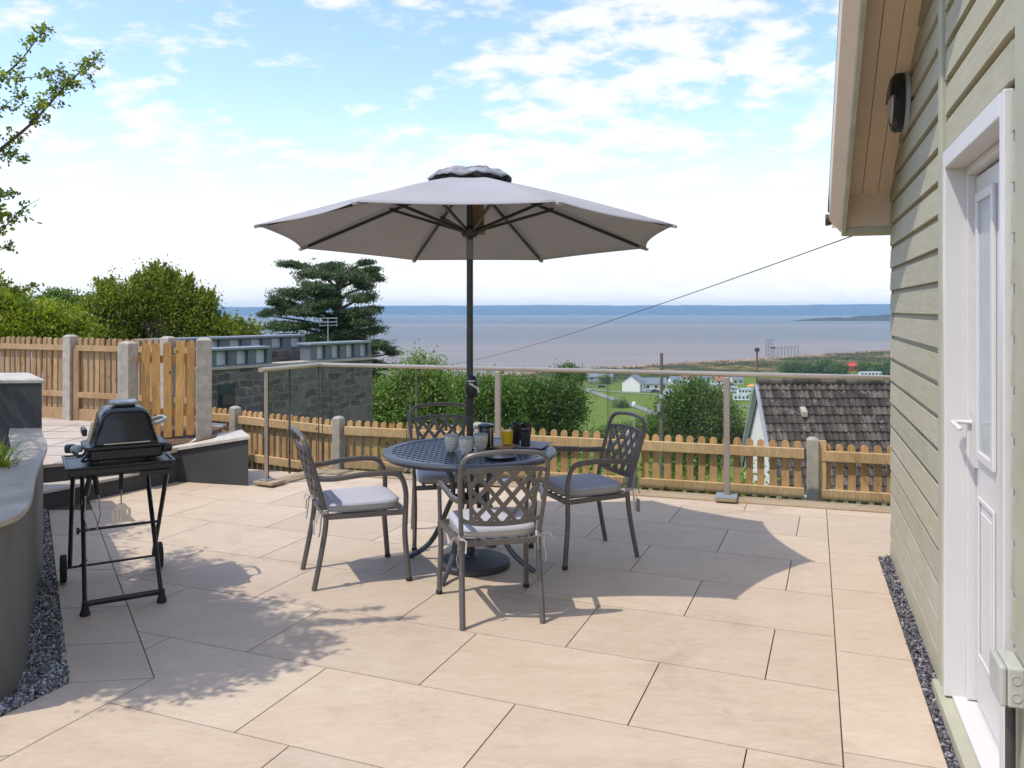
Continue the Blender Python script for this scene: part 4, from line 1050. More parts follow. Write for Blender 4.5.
# ------------------------------------------------------------------ table
TX, TY = -0.262, 5.10; TZt = 0.712
tb = thing('garden_table', 'round dark cast metal lattice table under the open umbrella', 'table', (TX, TY, 0.002))
tt = MB(); Rt = 0.535
tt.lathe([(Rt-0.055, TZt-0.012), (Rt-0.055, TZt), (Rt-0.015, TZt+0.003), (Rt, TZt-0.002), (Rt+0.004, TZt-0.012), (Rt-0.002, TZt-0.020), (Rt-0.012, TZt-0.024), (Rt-0.014, TZt-0.036), (Rt-0.03, TZt-0.036), (Rt-0.03, TZt-0.012), (Rt-0.055, TZt-0.012)], seg=96)
tt.lathe([(0.035, TZt-0.010), (0.035, TZt+0.001), (0.085, TZt+0.001), (0.085, TZt-0.010), (0.035, TZt-0.010)], seg=32)
ri = Rt-0.05; pitch = 0.047; wbar = 0.024
for ang, dz in ((R(47), 0.0), (R(137), -0.0015)):
    ca, sa = math.cos(ang), math.sin(ang)
    for k in range(-11, 12):
        c = k*pitch
        if abs(c) >= ri: continue
        h = math.sqrt(ri*ri-c*c); segs = [(-h, h)]
        if abs(c) < 0.05:
            g_ = math.sqrt(max(0, 0.045**2-c*c*0.8)) ; segs = [(-h, -max(g_, 0.03)), (max(g_, 0.03), h)]
        for a, b in segs:
            n_ = 1
            tt.bar((c*ca-a*sa, c*sa+a*ca, TZt-0.0055+dz), (c*ca-b*sa, c*sa+b*ca, TZt-0.0055+dz), wbar, 0.007)
tt.build('tabletop', M['tablemetal'], tb, smooth=True, angle=25)
MB().lathe([(0.17, 0.655), (0.185, 0.655), (0.185, 0.675), (0.17, 0.675), (0.17, 0.655)], seg=40).build('support_ring', M['tablemetal'], tb, smooth=True)
for a in (-157, -67, 23, 113):
    an = R(a+90-45+2); ca, sa = math.cos(an), math.sin(an)
    prof = [(0.425, 0.0), (0.40, 0.016), (0.335, 0.055), (0.265, 0.12), (0.205, 0.22), (0.150, 0.34), (0.115, 0.43), (0.135, 0.55), (0.24, 0.66), (0.32, 0.69)]
    MB().tube(catmull([(r_*ca, r_*sa, z) for r_, z in prof], 5), [0.017]*6+[0.0165]*35, 8).build('leg', M['tablemetal'], tb, smooth=True)
MB().lathe([(0.10, 0.40), (0.112, 0.40), (0.112, 0.425), (0.10, 0.425), (0.10, 0.40)], seg=28).build('lower_ring', M['tablemetal'], tb, smooth=True)

# ------------------------------------------------------------------ parasol
ub = thing('garden_umbrella', 'large open taupe parasol with crank pole through the round table', 'umbrella', (TX, TY, 0))
bs = MB().lathe([(0.215, 0.0), (0.222, 0.006), (0.222, 0.030), (0.212, 0.040), (0.10, 0.052), (0.045, 0.058), (0.0, 0.058)], c=(0.028, -0.02, 0.001), seg=56)
bs.build('base', M['basecast'], ub, smooth=True)
MB().lathe([(0.045, 0.058), (0.04, 0.07), (0.033, 0.075), (0.033, 0.34), (0.026, 0.35)], seg=24).build('base_tube', M['polemetal'], ub, smooth=True)
MB().tube([(0, 0, 0.30), (0, 0, 2.42)], 0.0205, 16).build('pole', M['polemetal'], ub, smooth=True)
MB().lathe([(0.021, 0.93), (0.026, 0.93), (0.026, 1.04), (0.021, 1.045)], seg=16).build('joint_sleeve', M['black'], ub, smooth=True)
cr = MB(); 
prof = [(0.0, 1.035), (0.028, 1.045), (0.040, 1.075), (0.043, 1.11), (0.038, 1.15), (0.026, 1.175), (0.0, 1.18)]
cr.lathe(prof, c=(0.012, -0.012, 0), seg=20)
hsg = cr.build('crank_housing', M['black'], ub, smooth=True)
ck = MB(); ck.bar((0.0, -0.062, 1.135), (0.055, -0.062, 1.10), 0.012, 0.022, up=(0,-1,0)); ck.bar((0.05, -0.066, 1.105), (0.058, -0.066, 1.075), 0.012, 0.02, up=(0,-1,0)); ck.tube([(0.02, -0.03, 1.125), (0.02, -0.066, 1.125)], 0.008, 8); ck.bar((-0.012, -0.06, 1.147), (0.035, -0.06, 1.147), 0.008, 0.010)
ck.build('crank_handle', M['chrome'], hsg, bevel=0.002)
TILT = Matrix.Translation((0, 0, 2.03)) @ Matrix.Rotation(R(-3.4), 4, 'X') @ Matrix.Translation((0, 0, -2.03))
Rc = 1.275
def cz(r_): return 2.43-0.395*(r_/Rc)-0.02*math.sin(math.pi*r_/Rc)*-1
vang = [R(22.5+45*k) for k in range(8)]
cn = MB(); NR = 12; NS = 10; n = 8*NS
for i in range(NR+1):
    fr_ = 0.10+0.90*i/NR if i else 0.10
    for k in range(8):
        for s_ in range(NS):
            q = s_/NS; a0, a1 = vang[k], vang[(k+1) % 8]+(2*math.pi if k == 7 else 0)
            p0 = Vector((math.cos(a0), math.sin(a0))); p1 = Vector((math.cos(a1), math.sin(a1))); p = p0.lerp(p1, q)
            sc = 4*q*(1-q)
            rad = Rc*fr_; pull = 1-0.042*sc*(fr_**3)
            x, y = p*rad*pull
            z = cz(rad)-0.018*sc*fr_*(1)+0.014*sc*fr_**4
            if i == NR: pass
            cn.v.append((x, y, z))
for i in range(NR):
    for k in range(n): cn.f.append((i*n+k, i*n+(k+1) % n, (i+1)*n+(k+1) % n, (i+1)*n+k))
canopy = cn.xf(TILT).build('canopy', M['canopy'], ub, smooth=True, angle=80)
sm = canopy.modifiers.new('thick', 'SOLIDIFY'); sm.thickness = 0.003
# seams / hem as darker piping over each rib
# vent cap, crumpled
vc = MB(); NRv = 7; nv = 64; rr_ = np.random.default_rng(3); ph = rr_.uniform(0, 6.28, 8)
for i in range(NRv+1):
    fr_ = i/NRv
    for k in range(nv):
        a = 2*math.pi*k/nv; oc = 1.0-0.07*(0.5-0.5*math.cos(8*(a-R(22.5))))
        r_ = 0.02+0.255*fr_*oc
        w_ = fr_**1.5*(0.012*math.sin(7*a+ph[0]+fr_*4)+0.008*math.sin(13*a+ph[1])+0.006*math.sin(23*a+ph[2]+fr_*9))
        z = 2.470-0.036*fr_-0.048*max(0, fr_-0.70)/0.30+w_*0.6+0.004*math.sin(3*a+ph[3])*fr_
        vc.v.append((r_*math.cos(a), r_*math.sin(a), z))
for i in range(NRv):
    for k in range(nv): vc.f.append((i*nv+k, i*nv+(k+1) % nv, (i+1)*nv+(k+1) % nv, (i+1)*nv+k))
vc.f.append(tuple(range(nv)))
M['vent'] = simple('vent_fabric', (0.22, 0.22, 0.235), 0.8, 0, 0.75, 16, 0.4, 0.01, 30)
v_ = vc.xf(TILT).build('vent_cap', M['vent'], canopy, smooth=True, angle=80); sm = v_.modifiers.new('thick', 'SOLIDIFY'); sm.thickness = 0.003
for k in range(8):
    a = vang[k]; ca, sa = math.cos(a), math.sin(a)
    rb = MB(); rb.bar((0.03*ca, 0.03*sa, cz(0.03)-0.022), (Rc*0.985*ca, Rc*0.985*sa, cz(Rc*0.985)-0.012), 0.014, 0.020)
    r_o = rb.xf(TILT).build('rib', M['polemetal'], ub, bevel=0.002)
    s_ = MB(); m0 = Rc*0.44; s_.bar((0.04*ca, 0.04*sa, 2.075), (m0*ca, m0*sa, cz(m0)-0.030), 0.013, 0.018)
    s_.box((m0*ca-0.014, m0*sa-0.014, cz(m0)-0.045), (m0*ca+0.014, m0*sa+0.014, cz(m0)-0.018)); s_.xf(TILT).build('strut', M['polemetal'], r_o)
    e_ = MB().bar((Rc*0.95*ca, Rc*0.95*sa, cz(Rc*0.95)-0.013), (Rc*1.008*ca, Rc*1.008*sa, cz(Rc)-0.012), 0.026, 0.018).xf(TILT); e_.build('rib_pocket', M['canopy'], r_o, bevel=0.004)
MB().lathe([(0.021, 2.03), (0.045, 2.04), (0.055, 2.055), (0.055, 2.085), (0.040, 2.10), (0.021, 2.105)], seg=24).build('runner_hub', M['black'], ub, smooth=True)
MB().lathe([(0.021, 2.36), (0.048, 2.365), (0.048, 2.395), (0.021, 2.41)], seg=24).build('top_hub', M['black'], ub, smooth=True)
MB().lathe([(0.0210, 1.90), (0.0225, 1.90), (0.0225, 2.02), (0.0210, 2.02)], seg=16).build('pin_sleeve', M['greypole'], ub, smooth=True)
# added brown sheet beside the pole, standing in for a sunlit canopy wedge
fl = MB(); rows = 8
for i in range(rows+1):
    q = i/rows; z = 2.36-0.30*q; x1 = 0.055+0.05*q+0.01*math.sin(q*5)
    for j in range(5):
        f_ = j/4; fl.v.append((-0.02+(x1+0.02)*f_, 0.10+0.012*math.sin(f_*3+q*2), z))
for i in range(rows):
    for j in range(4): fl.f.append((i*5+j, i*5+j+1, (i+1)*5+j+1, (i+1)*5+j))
o = fl.build('sunlit_wedge', M['sunlitbrown'], ub, smooth=True); sm = o.modifiers.new('thick', 'SOLIDIFY'); sm.thickness = 0.002

# ------------------------------------------------------------------ things on the table
TS = TZt+0.006
def tpos(px, py, z=TS): v = at(px, py, z); return (v.x, v.y, z)
def cup(label):
    t = thing('speckled_cup', label, 'cup', group='speckled stoneware cups on the table')
    MB().lathe([(0.0, 0.0), (0.024, 0.0), (0.028, 0.004), (0.037, 0.03), (0.042, 0.065), (0.0425, 0.098), (0.0405, 0.100), (0.0385, 0.098), (0.038, 0.065), (0.033, 0.03), (0.02, 0.01), (0.0, 0.009)], seg=32).build('body', M['speckle'], t, smooth=True)
    MB().lathe([(0.0425, 0.094), (0.0435, 0.099), (0.0405, 0.1015), (0.0385, 0.098)], seg=32).build('rim', M['greytrim'], t, smooth=True)
    return t
c = cup('leftmost of the three speckled cups on the table'); c.location = tpos(451.5, 451)
clone(c, tpos(466, 454), 0.5, 'middle speckled cup of the three on the table')
clone(c, tpos(481, 450), 1.1, 'right speckled cup of the three, beside the black coffee press')
cf = thing('coffee_press', 'black cafetiere with metal frame and plunger rod on the table', 'coffee press', tpos(486, 447.5), 0.3)
MB().lathe([(0.0, 0.004), (0.047, 0.004), (0.048, 0.01), (0.048, 0.125), (0.046, 0.13), (0.0, 0.13)], seg=32).build('beaker', M['blackmetal'], cf, smooth=True)
MB().lathe([(0.051, 0.128), (0.052, 0.134), (0.049, 0.146), (0.03, 0.152), (0.0, 0.154)], seg=32).build('lid', M['blackmetal'], cf, smooth=True)
MB().tube([(0, 0, 0.15), (0, 0, 0.205)], 0.0022, 8).build('plunger_rod', M['chrome'], cf, smooth=True)
fr_ = MB()
for z in (0.006, 0.118): fr_.tube([(0.0495*math.cos(R(a)), 0.0495*math.sin(R(a)), z) for a in range(0, 360, 15)], 0.0018, 6, closed=True)
for a in (20, 110, 200, 290): fr_.bar((0.0498*math.cos(R(a)), 0.0498*math.sin(R(a)), 0.0), (0.0498*math.cos(R(a)), 0.0498*math.sin(R(a)), 0.13), 0.008, 0.002, up=(math.cos(R(a)), math.sin(R(a)), 0))
fr_.build('frame', M['chrome'], cf)
MB().tube(catmull([(-0.05, 0, 0.125), (-0.075, 0, 0.128), (-0.088, 0, 0.10), (-0.085, 0, 0.05), (-0.07, 0, 0.03), (-0.05, 0, 0.028)], 5), 0.0065, 8).build('handle', M['chrome'], cf, smooth=True)
bd = MB().lathe([(0.0, 0.0), (0.078, 0.0), (0.08, 0.004), (0.08, 0.009), (0.077, 0.012), (0.0, 0.012)], seg=36).build('serving_board', M['boardwood'], smooth=True)
bd.location = tpos(504, 447, TS); tag(bd, 'small round wooden board under the orange juice glass', 'board')
jg = thing('juice_glass', 'glass of bright orange juice on the small wooden board', 'glass', tuple(Vector(bd.location)+Vector((0.02, 0.0, 0.0125))))
MB().lathe([(0.0, 0.0), (0.033, 0.0), (0.036, 0.003), (0.039, 0.06), (0.041, 0.118), (0.0395, 0.119), (0.037, 0.06), (0.034, 0.008), (0.0, 0.007)], seg=32).build('tumbler', M['tumbler'], jg, smooth=True)
MB().lathe([(0.0, 0.008), (0.0335, 0.0085), (0.0365, 0.06), (0.0378, 0.092), (0.0, 0.092)], seg=32).build('juice', M['juice'], jg, smooth=True)
pm = MB(); pm.box((-0.20, -0.125, 0.0), (0.20, 0.125, 0.006)); o = pm.build('placemat', M['placemat'], bevel=0.002); o.location = (0.035, 5.285, TS); o.rotation_euler = (0, 0, R(-18)); tag(o, 'flat grey placemat on the right side of the table', 'placemat')
tv = MB().lathe([(0.0, 0.0), (0.088, 0.0), (0.093, 0.006), (0.095, 0.012), (0.09, 0.012), (0.08, 0.005), (0.0, 0.005)], seg=40).build('round_plate', M['black'], smooth=True); tv.location = tpos(500, 457.5); tag(tv, 'round black plate near the front rim of the table', 'plate')
bn = thing('binoculars', 'black pair of binoculars standing upright on the grey placemat', 'binoculars', (0.06, 5.27, TS+0.0065), R(20))
for sx in (-1, 1):
    dz = 0.0
    MB().lathe([(0.0, 0.0), (0.022, 0.0), (0.0235, 0.003), (0.025, 0.035), (0.031, 0.07), (0.033, 0.10), (0.034, 0.128), (0.031, 0.132), (0.028, 0.124), (0.0, 0.122)], c=(sx*0.036, 0, dz), seg=26).build('barrel', M['black'], bn, smooth=True)
bb = MB(); bb.box((-0.014, -0.012, 0.045), (0.014, 0.012, 0.10)); bb.lathe([(0.0, 0.02), (0.012, 0.02), (0.012, 0.045), (0.0, 0.045)], seg=16); bb.build('bridge', M['black'], bn, bevel=0.003)
pc = thing('black_case', 'tall narrow black case standing right of the binoculars on the placemat', 'case', (0.085, 5.165, TS+0.0065), R(12))
MB().prism([(-0.026, -0.016), (0.026, -0.016), (0.030, 0.0), (0.026, 0.016), (-0.026, 0.016), (-0.030, 0.0)], 0.0, 0.092).build('case_body', M['black'], pc, bevel=0.006)
MB().prism([(-0.024, -0.015), (0.024, -0.015), (0.028, 0.0), (0.024, 0.015), (-0.024, 0.015), (-0.028, 0.0)], 0.0925, 0.112).build('case_lid', M['blackmetal'], pc, bevel=0.005)

# ------------------------------------------------------------------ barbecue
BQ = Vector((-2.222, 4.625, 0)); BA = R(31)
bc = thing('grill_cart', 'black folding barbecue cart with crossed legs and two wheels', 'grill cart', BQ, BA); bc.scale = (0.86, 0.97, 1.0)
def pt(p): return p
for sx in (-1, 1):
    f0 = (sx*0.215, -0.315, 0.04); r1 = (sx*0.195, 0.225, 0.70)
    MB().tube([(sx*0.215, -0.325, 0.03), r1], 0.0145, 10).build('front_leg', M['blackmetal'], bc, smooth=True)
    MB().tube([(sx*0.262, 0.315, 0.10), (sx*0.272, -0.195, 0.70)], 0.0145, 10).build('rear_leg', M['blackmetal'], bc, smooth=True)
    MB().lathe([(0.0, 0.0), (0.030, 0.0), (0.030, 0.008), (0.020, 0.035), (0.017, 0.07), (0.0, 0.072)], c=(sx*0.215, -0.328, 0.0015), seg=16).build('foot', M['rubber'], bc, smooth=True)
    w = MB().lathe([(0.060, -0.020), (0.077, -0.019), (0.079, -0.012), (0.079, 0.012), (0.077, 0.019), (0.060, 0.020), (0.060, -0.020)], c=(sx*0.300, 0.33, 0.081), seg=32, axis='x').build('wheel', M['rubber'], bc, smooth=True)
    hbm = MB().lathe([(0.0, -0.014), (0.061, -0.014), (0.061, 0.014), (0.0, 0.014)], c=(sx*0.300, 0.33, 0.081), seg=20, axis='x'); hbm.build('rim', M['black'], w, smooth=True)
    MB().lathe([(0.0, -0.008), (0.018, -0.008), (0.018, 0.008), (0.0, 0.008)], c=(sx*0.238, -0.08, 0.385), seg=14, axis='x').build('pivot', M['black'], bc, smooth=True)
MB().tube([(-0.215, -0.318, 0.055), (0.215, -0.318, 0.055)], 0.016, 10).build('foot_bar', M['blackmetal'], bc, smooth=True)
MB().tube([(-0.235, -0.085, 0.385), (0.235, -0.085, 0.385)], 0.0075, 8).build('cross_rod', M['blackmetal'], bc, smooth=True)
MB().tube([(-0.30, 0.33, 0.081), (0.30, 0.33, 0.081)], 0.0075, 8).build('axle', M['blackmetal'], bc, smooth=True)
MB().bar((-0.225, -0.10, 0.20), (-0.19, -0.12, 0.23), 0.02, 0.012).build('latch', M['black'], bc)
ty = MB(); ty.prism([(-0.30, -0.225), (0.30, -0.225), (0.30, 0.225), (-0.30, 0.225)], 0.70, 0.742)
tray = ty.build('tray', M['black'], bc, bevel=0.010, seg=3)
tr2 = MB(); tr2.box((-0.315, -0.24, 0.742), (0.315, -0.222, 0.752)); tr2.box((-0.315, 0.222, 0.742), (0.315, 0.24, 0.752)); tr2.box((-0.315, -0.2215, 0.742), (-0.297, 0.2215, 0.752)); tr2.box((0.297, -0.2215, 0.742), (0.315, 0.2215, 0.752))
tr2.build('tray_rim', M['black'], tray, bevel=0.003)
MB().bar((0.10, -0.232, 0.690), (0.29, -0.232, 0.690), 0.02, 0.03).build('side_bracket', M['black'], bc, bevel=0.006)

gr = thing('portable_grill', 'black domed portable gas barbecue sitting on the folding cart', 'barbecue', BQ+Vector((0.02, 0, 0.7535)), BA); gr.scale = (0.86, 0.86, 0.95)
bx = MB()
bx.prism([(-0.19, -0.175), (0.215, -0.175), (0.235, -0.14), (0.235, 0.14), (0.215, 0.175), (-0.19, 0.175), (-0.21, 0.14), (-0.21, -0.14)], 0.012, 0.075)
bx.build('fire_box', M['blackmetal'], gr, bevel=0.012, seg=3)
MB().prism([(-0.21, -0.19), (0.235, -0.19), (0.255, -0.15), (0.255, 0.15), (0.235, 0.19), (-0.21, 0.19), (-0.23, 0.15), (-0.23, -0.15)], 0.076, 0.096).build('collar', M['black'], gr, bevel=0.006, seg=3)
for sx in (-0.16, 0.17): MB().box((sx-0.02, -0.17, 0.0), (sx+0.02, 0.17, 0.0115)).build('support_foot', M['rubber'], gr)
# hood: trapezoid with rounded shoulders, swept front to back
def hood_prof(w0, w1, h, n=9, rad=0.08):
    pts = [(-w0, 0.0)]
    for k in range(n+1):
        a = math.pi-(math.pi/2-0.15)*k/n-0.15+0.15; a = math.pi-(math.pi/2)*k/n; pts.append((-w1+rad+rad*math.cos(a), h-rad+rad*math.sin(a)))
    pts += [(-x, z) for x, z in reversed(pts)]
    return pts
hp_ = hood_prof(0.198, 0.155, 0.205); hd = MB(); nn = len(hp_)
secs = [(-0.165, 0.93, 0.90), (-0.158, 0.975, 0.955), (-0.14, 1.0, 1.0), (0.14, 1.0, 1.0), (0.158, 0.975, 0.955), (0.165, 0.93, 0.90)]
for y_, sx_, sz_ in secs:
    for x, z in hp_: hd.v.append((x*sx_+0.01, y_+(-0.012*(1-z/0.2) if y_ < 0 else 0.012*(1-z/0.2)), 0.098+z*sz_))
for i in range(len(secs)-1):
    for k in range(nn): hd.f.append((i*nn+k, i*nn+(k+1) % nn, (i+1)*nn+(k+1) % nn, (i+1)*nn+k))
hd.f += [tuple(range(nn)), tuple(reversed([(len(secs)-1)*nn+k for k in range(nn)]))]
hood = hd.build('hood', M['blackmetal'], gr, smooth=True, angle=40)
# end panel rib framing on the face we see
ep = MB(); ip = [(x*0.93+0.01, z*0.90) for x, z in hp_]
pp = [(x, -0.171-0.012*(1-z/0.2), 0.104+z) for x, z in ip]
ep.tube(pp, 0.006, 6, closed=True); ep.build('face_bead', M['black'], hood, smooth=True)
MB().bar((-0.12, -0.188, 0.109), (0.15, -0.188, 0.109), 0.006, 0.006).build('face_slot', M['chrome'], hood)
MB().prism([(-0.05, -0.075), (0.075, -0.075), (0.075, 0.075), (-0.05, 0.075)], 0.303, 0.318).build('handle_mount', M['black'], hood, bevel=0.006)
MB().prism([(-0.07, -0.085), (0.09, -0.085), (0.09, 0.085), (-0.07, 0.085)], 0.3185, 0.338).build('top_handle', M['greytrim'], hood, bevel=0.008, seg=3)
sh = MB(); sh.tube(catmull([(0.19, -0.10, 0.20), (0.245, -0.095, 0.215), (0.262, -0.06, 0.218), (0.262, 0.06, 0.218), (0.245, 0.095, 0.215), (0.19, 0.10, 0.20)], 5), 0.013, 8, sx=0.7); sh.build('front_handle', M['greytrim'], hood, smooth=True)
MB().lathe([(0.0, 0.255), (0.026, 0.255), (0.026, 0.285), (0.020, 0.292), (0.0, 0.292)], c=(0, -0.11, 0.055), seg=18, axis='x').build('control_knob', M['black'], gr, smooth=True)
MB().box((0.236, -0.15, 0.03), (0.254, 0.15, 0.0755)).build('control_panel', M['black'], gr, bevel=0.004)
# regulator and hose at the left
rg = MB(); rg.lathe([(0.0, 0.0), (0.032, 0.0), (0.036, 0.012), (0.036, 0.026), (0.028, 0.036), (0.0, 0.040)], c=(-0.265, -0.09, 0.065), seg=20); rg.tube([(-0.265, -0.09, 0.03), (-0.265, -0.09, 0.07)], 0.011, 10); rg.tube([(-0.30, -0.10, 0.085), (-0.235, -0.08, 0.085)], 0.009, 8)
rg.build('regulator', M['greytrim'], gr, smooth=True)
MB().lathe([(0.0, 0.0), (0.030, 0.0), (0.034, 0.01), (0.034, 0.035), (0.026, 0.045), (0.0, 0.047)], c=(-0.30, -0.05, 0.06), seg=9).build('gas_knob', M['black'], gr)
MB().tube(catmull([(-0.29, -0.12, 0.07), (-0.25, -0.19, 0.05), (-0.21, -0.18, 0.09), (-0.20, -0.16, 0.06), (-0.24, -0.15, 0.02), (-0.20, -0.13, 0.015)], 6), 0.007, 8).build('gas_hose', M['rubber'], gr, smooth=True)
MB().box((-0.235, -0.08, 0.15), (-0.205, 0.08, 0.19)).build('hinge_cover', M['black'], hood, bevel=0.008)
MB().bar((-0.208, -0.15, 0.125), (-0.178, -0.15, 0.235), 0.012, 0.03, up=(0,1,0)).build('hinge_plate', M['chrome'], hood)
# tools hung from the cart tray
Bm = Matrix.Translation(BQ) @ Matrix.Rotation(BA, 4, 'Z')
tg = thing('grill_tongs', 'long metal barbecue tongs with black grips hanging from the cart tray', 'tongs', Bm @ Vector((-0.14, -0.15, 0.70)), BA); tg.scale = (1.7, 2.0, 1.02)
for sx in (-1, 1):
    ar = MB().tube([(sx*0.006, 0, -0.005), (sx*0.018, 0, -0.11)], 0.0085, 8).build('grip', M['black'], tg, smooth=True)
    MB().tube([(sx*0.018, 0, -0.1105), (sx*0.024, 0, -0.22), (sx*0.012, 0, -0.30)], [0.0045, 0.0045, 0.006], 8, sx=0.4).build('arm', M['chrome'], tg, smooth=True)
sp_ = thing('grill_spatula', 'slotted metal barbecue spatula with black handle hanging from the cart tray', 'spatula', Bm @ Vector((0.0, -0.17, 0.70)), BA); sp_.scale = (1.15, 2.2, 0.92)
MB().tube([(0, 0, -0.002), (0, 0, -0.10)], 0.010, 8).build('handle', M['black'], sp_, smooth=True)
MB().tube([(0, 0, -0.1005), (0, 0, -0.19)], 0.006, 8, sx=0.5).build('shaft', M['chrome'], sp_, smooth=True)
bdl = MB(); bdl.prism([(-0.012, 0), (0.012, 0), (0.042, 0.0), (-0.042, 0.0)], 0, 0) if False else None
b_ = MB(); b_.add([(-0.010, 0, -0.185), (0.010, 0, -0.185), (0.042, 0, -0.225), (-0.042, 0, -0.225), (-0.010, 0.003, -0.185), (0.010, 0.003, -0.185), (0.042, 0.003, -0.225), (-0.042, 0.003, -0.225)], [(0,1,2,3),(7,6,5,4),(0,4,5,1),(1,5,6,2),(2,6,7,3),(3,7,4,0)])
for k in range(5): x = -0.036+k*0.018; b_.box((x-0.006, 0, -0.30), (x+0.006, 0.003, -0.2252))
b_.box((-0.0425, 0.0, -0.312), (0.0425, 0.003, -0.3002)) if False else None
b_.build('blade', M['chrome'], sp_)

# ------------------------------------------------------------------ foliage
def leaf_mesh(name, mat, parent, C, size, aspect=0.5, val=None, updir=None, flat=0.0, bend=0.0):
    """one quad leaf per row of C, random orientation; flat>0 biases leaves towards lying flat"""
    n = len(C); size = np.asarray(size)*np.ones(n)
    a = rng.normal(size=(n, 3)); a /= np.linalg.norm(a, axis=1)[:, None]
    if updir is not None:
        a = a*(1-flat)+updir*flat; a /= np.linalg.norm(a, axis=1)[:, None]
    b = rng.normal(size=(n, 3)); b -= a*np.sum(a*b, 1)[:, None]; b /= np.linalg.norm(b, axis=1)[:, None]
    s = size[:, None]
    v = np.stack([C-a*s*0.5, C+b*s*0.5*aspect, C+a*s*0.5, C-b*s*0.5*aspect], 1).reshape(-1, 3)
    me = bpy.data.meshes.new(name); me.vertices.add(4*n); me.loops.add(4*n); me.polygons.add(n)
    me.vertices.foreach_set('co', v.astype(np.float32).ravel())
    me.loops.foreach_set('vertex_index', np.arange(4*n, dtype=np.int32))
    me.polygons.foreach_set('loop_start', np.arange(0, 4*n, 4, dtype=np.int32))
    me.polygons.foreach_set('loop_total', np.full(n, 4, dtype=np.int32))
    me.update(calc_edges=True); me.materials.append(mat)
    add_attr(me, np.clip(val if val is not None else rng.random(n), 0, 1))
    o = bpy.data.objects.new(name, me); COL.objects.link(o)
    if parent: o.parent = parent
    return o
def crown_pts(lobes, nclump, nleaf, rad, fill=0.35, squash=1.0, updir=(0, 0, 1)):
    """clumps spread through ellipsoid lobes -> leaf centres, values, outward directions"""
    w = np.array([l[3]*l[4]*l[5] for l in lobes])**(2/3); w = w/w.sum(); P = []; Vv = []; D = []
    for l, f in zip(lobes, w):
        k = max(3, int(nclump*f))
        d = rng.normal(size=(k, 3)); d /= np.linalg.norm(d, axis=1)[:, None]
        r_ = np.where(rng.random(k) < fill, rng.uniform(0.25, 0.85, k), rng.uniform(0.85, 1.10, k))
        c = np.array(l[:3])+d*r_[:, None]*np.array(l[3:6])
        cv = rng.normal(0.45, 0.20, k)
        q = rng.normal(size=(k, nleaf, 3))*rad*rng.uniform(0.6, 1.3, (k, 1, 1)); q[..., 2] *= squash
        P.append((c[:, None, :]+q).reshape(-1, 3)); Vv.append((cv[:, None]+rng.normal(0, 0.16, (k, nleaf))).ravel())
        D.append(np.repeat(d+np.array(updir)*0.6, nleaf, 0))
    D = np.concatenate(D); D /= np.linalg.norm(D, axis=1)[:, None]
    return np.concatenate(P), np.concatenate(Vv), D
def lob(d, items, dr=0.9):
    """px, py, half-width px, half-height px -> ellipsoids at distance d (+offset)"""
    out = []
    for it in items:
        px, py, w, h = it[:4]; dd = d+(it[4] if len(it) > 4 else 0)
        c = atd(px, py, dd); out.append((c.x, c.y, c.z, w*dd/820, w*dd/820*dr, h*dd/820))
    return out
def trunk_mb(base, top, r0, limbs):
    mb = MB(); b = Vector(base); t = Vector(top); mid = b.lerp(t, 0.5)+Vector((random.uniform(-.1, .1), random.uniform(-.1, .1), 0))*(t-b).length*0.3
    mb.tube(catmull([b, mid, t], 5), [r0*(1-0.05*i) for i in range(11)], 9)
    for l in limbs:
        e_ = Vector(l[:3]); s_ = b.lerp(t, random.uniform(0.55, 1.0)); m_ = s_.lerp(e_, 0.5)+Vector((0, 0, -0.08*(e_-s_).length))
        mb.tube(catmull([s_, m_, e_], 3), [r0*0.42*(1-0.12*i) for i in range(7)], 6)
    return mb
def tree(name, label, cat, lobes, mat, nclump, nleaf, rad, leaf, base=None, r0=0.18, aspect=0.5, fill=0.35, squash=1.0, flat=0.35, group=None, basez=None):
    cx = sum(l[0] for l in lobes)/len(lobes); cy = sum(l[1] for l in lobes)/len(lobes)
    if base: cx, cy = base
    bz = gz(cx, cy)-0.1 if basez is None else basez
    t = thing(name, label, cat, (cx, cy, bz), group=group)
    zt = max(l[2] for l in lobes); zm = sum(l[2] for l in lobes)/len(lobes)
    org = Vector((cx, cy, bz))
    mb = trunk_mb((0, 0, 0), (0, 0, max(0.3, zm-bz)), r0, [(l[0]-cx, l[1]-cy, l[2]-bz) for l in lobes]); mb.build('trunk', M['barktree'], t, smooth=True)
    P, v, D = crown_pts(lobes, nclump, nleaf, rad, fill, squash)
    P = P-np.array([cx, cy, bz])
    leaf_mesh('crown', mat, t, P, leaf*rng.uniform(0.6, 1.3, len(P)), aspect, v, D, flat)
    return t

# left background: dense broad evergreen with many upright sprays
L_ = lob(21, [(98, 318, 15, 16), (116, 310, 15, 17), (138, 304, 15, 20), (160, 298, 15, 22), (180, 308, 15, 18), (200, 318, 13, 15), (222, 332, 10, 9), (246, 336, 11, 6), (82, 328, 13, 11), (150, 330, 45, 15, 1.5), (195, 335, 32, 10, .5), (110, 338, 26, 10), (155, 281, 6, 7), (183, 290, 7, 6), (108, 294, 7, 6), (205, 304, 6, 7), (168, 285, 7, 7)])
t_ = tree('evergreen_tree', 'broad dense evergreen tree behind the fence, its crown full of upright tufts', 'tree', L_, M['leafyew'], 950, 90, 0.16, 0.085, base=(-8.9, 21), fill=0.3, aspect=0.42, flat=0.5, r0=0.3)
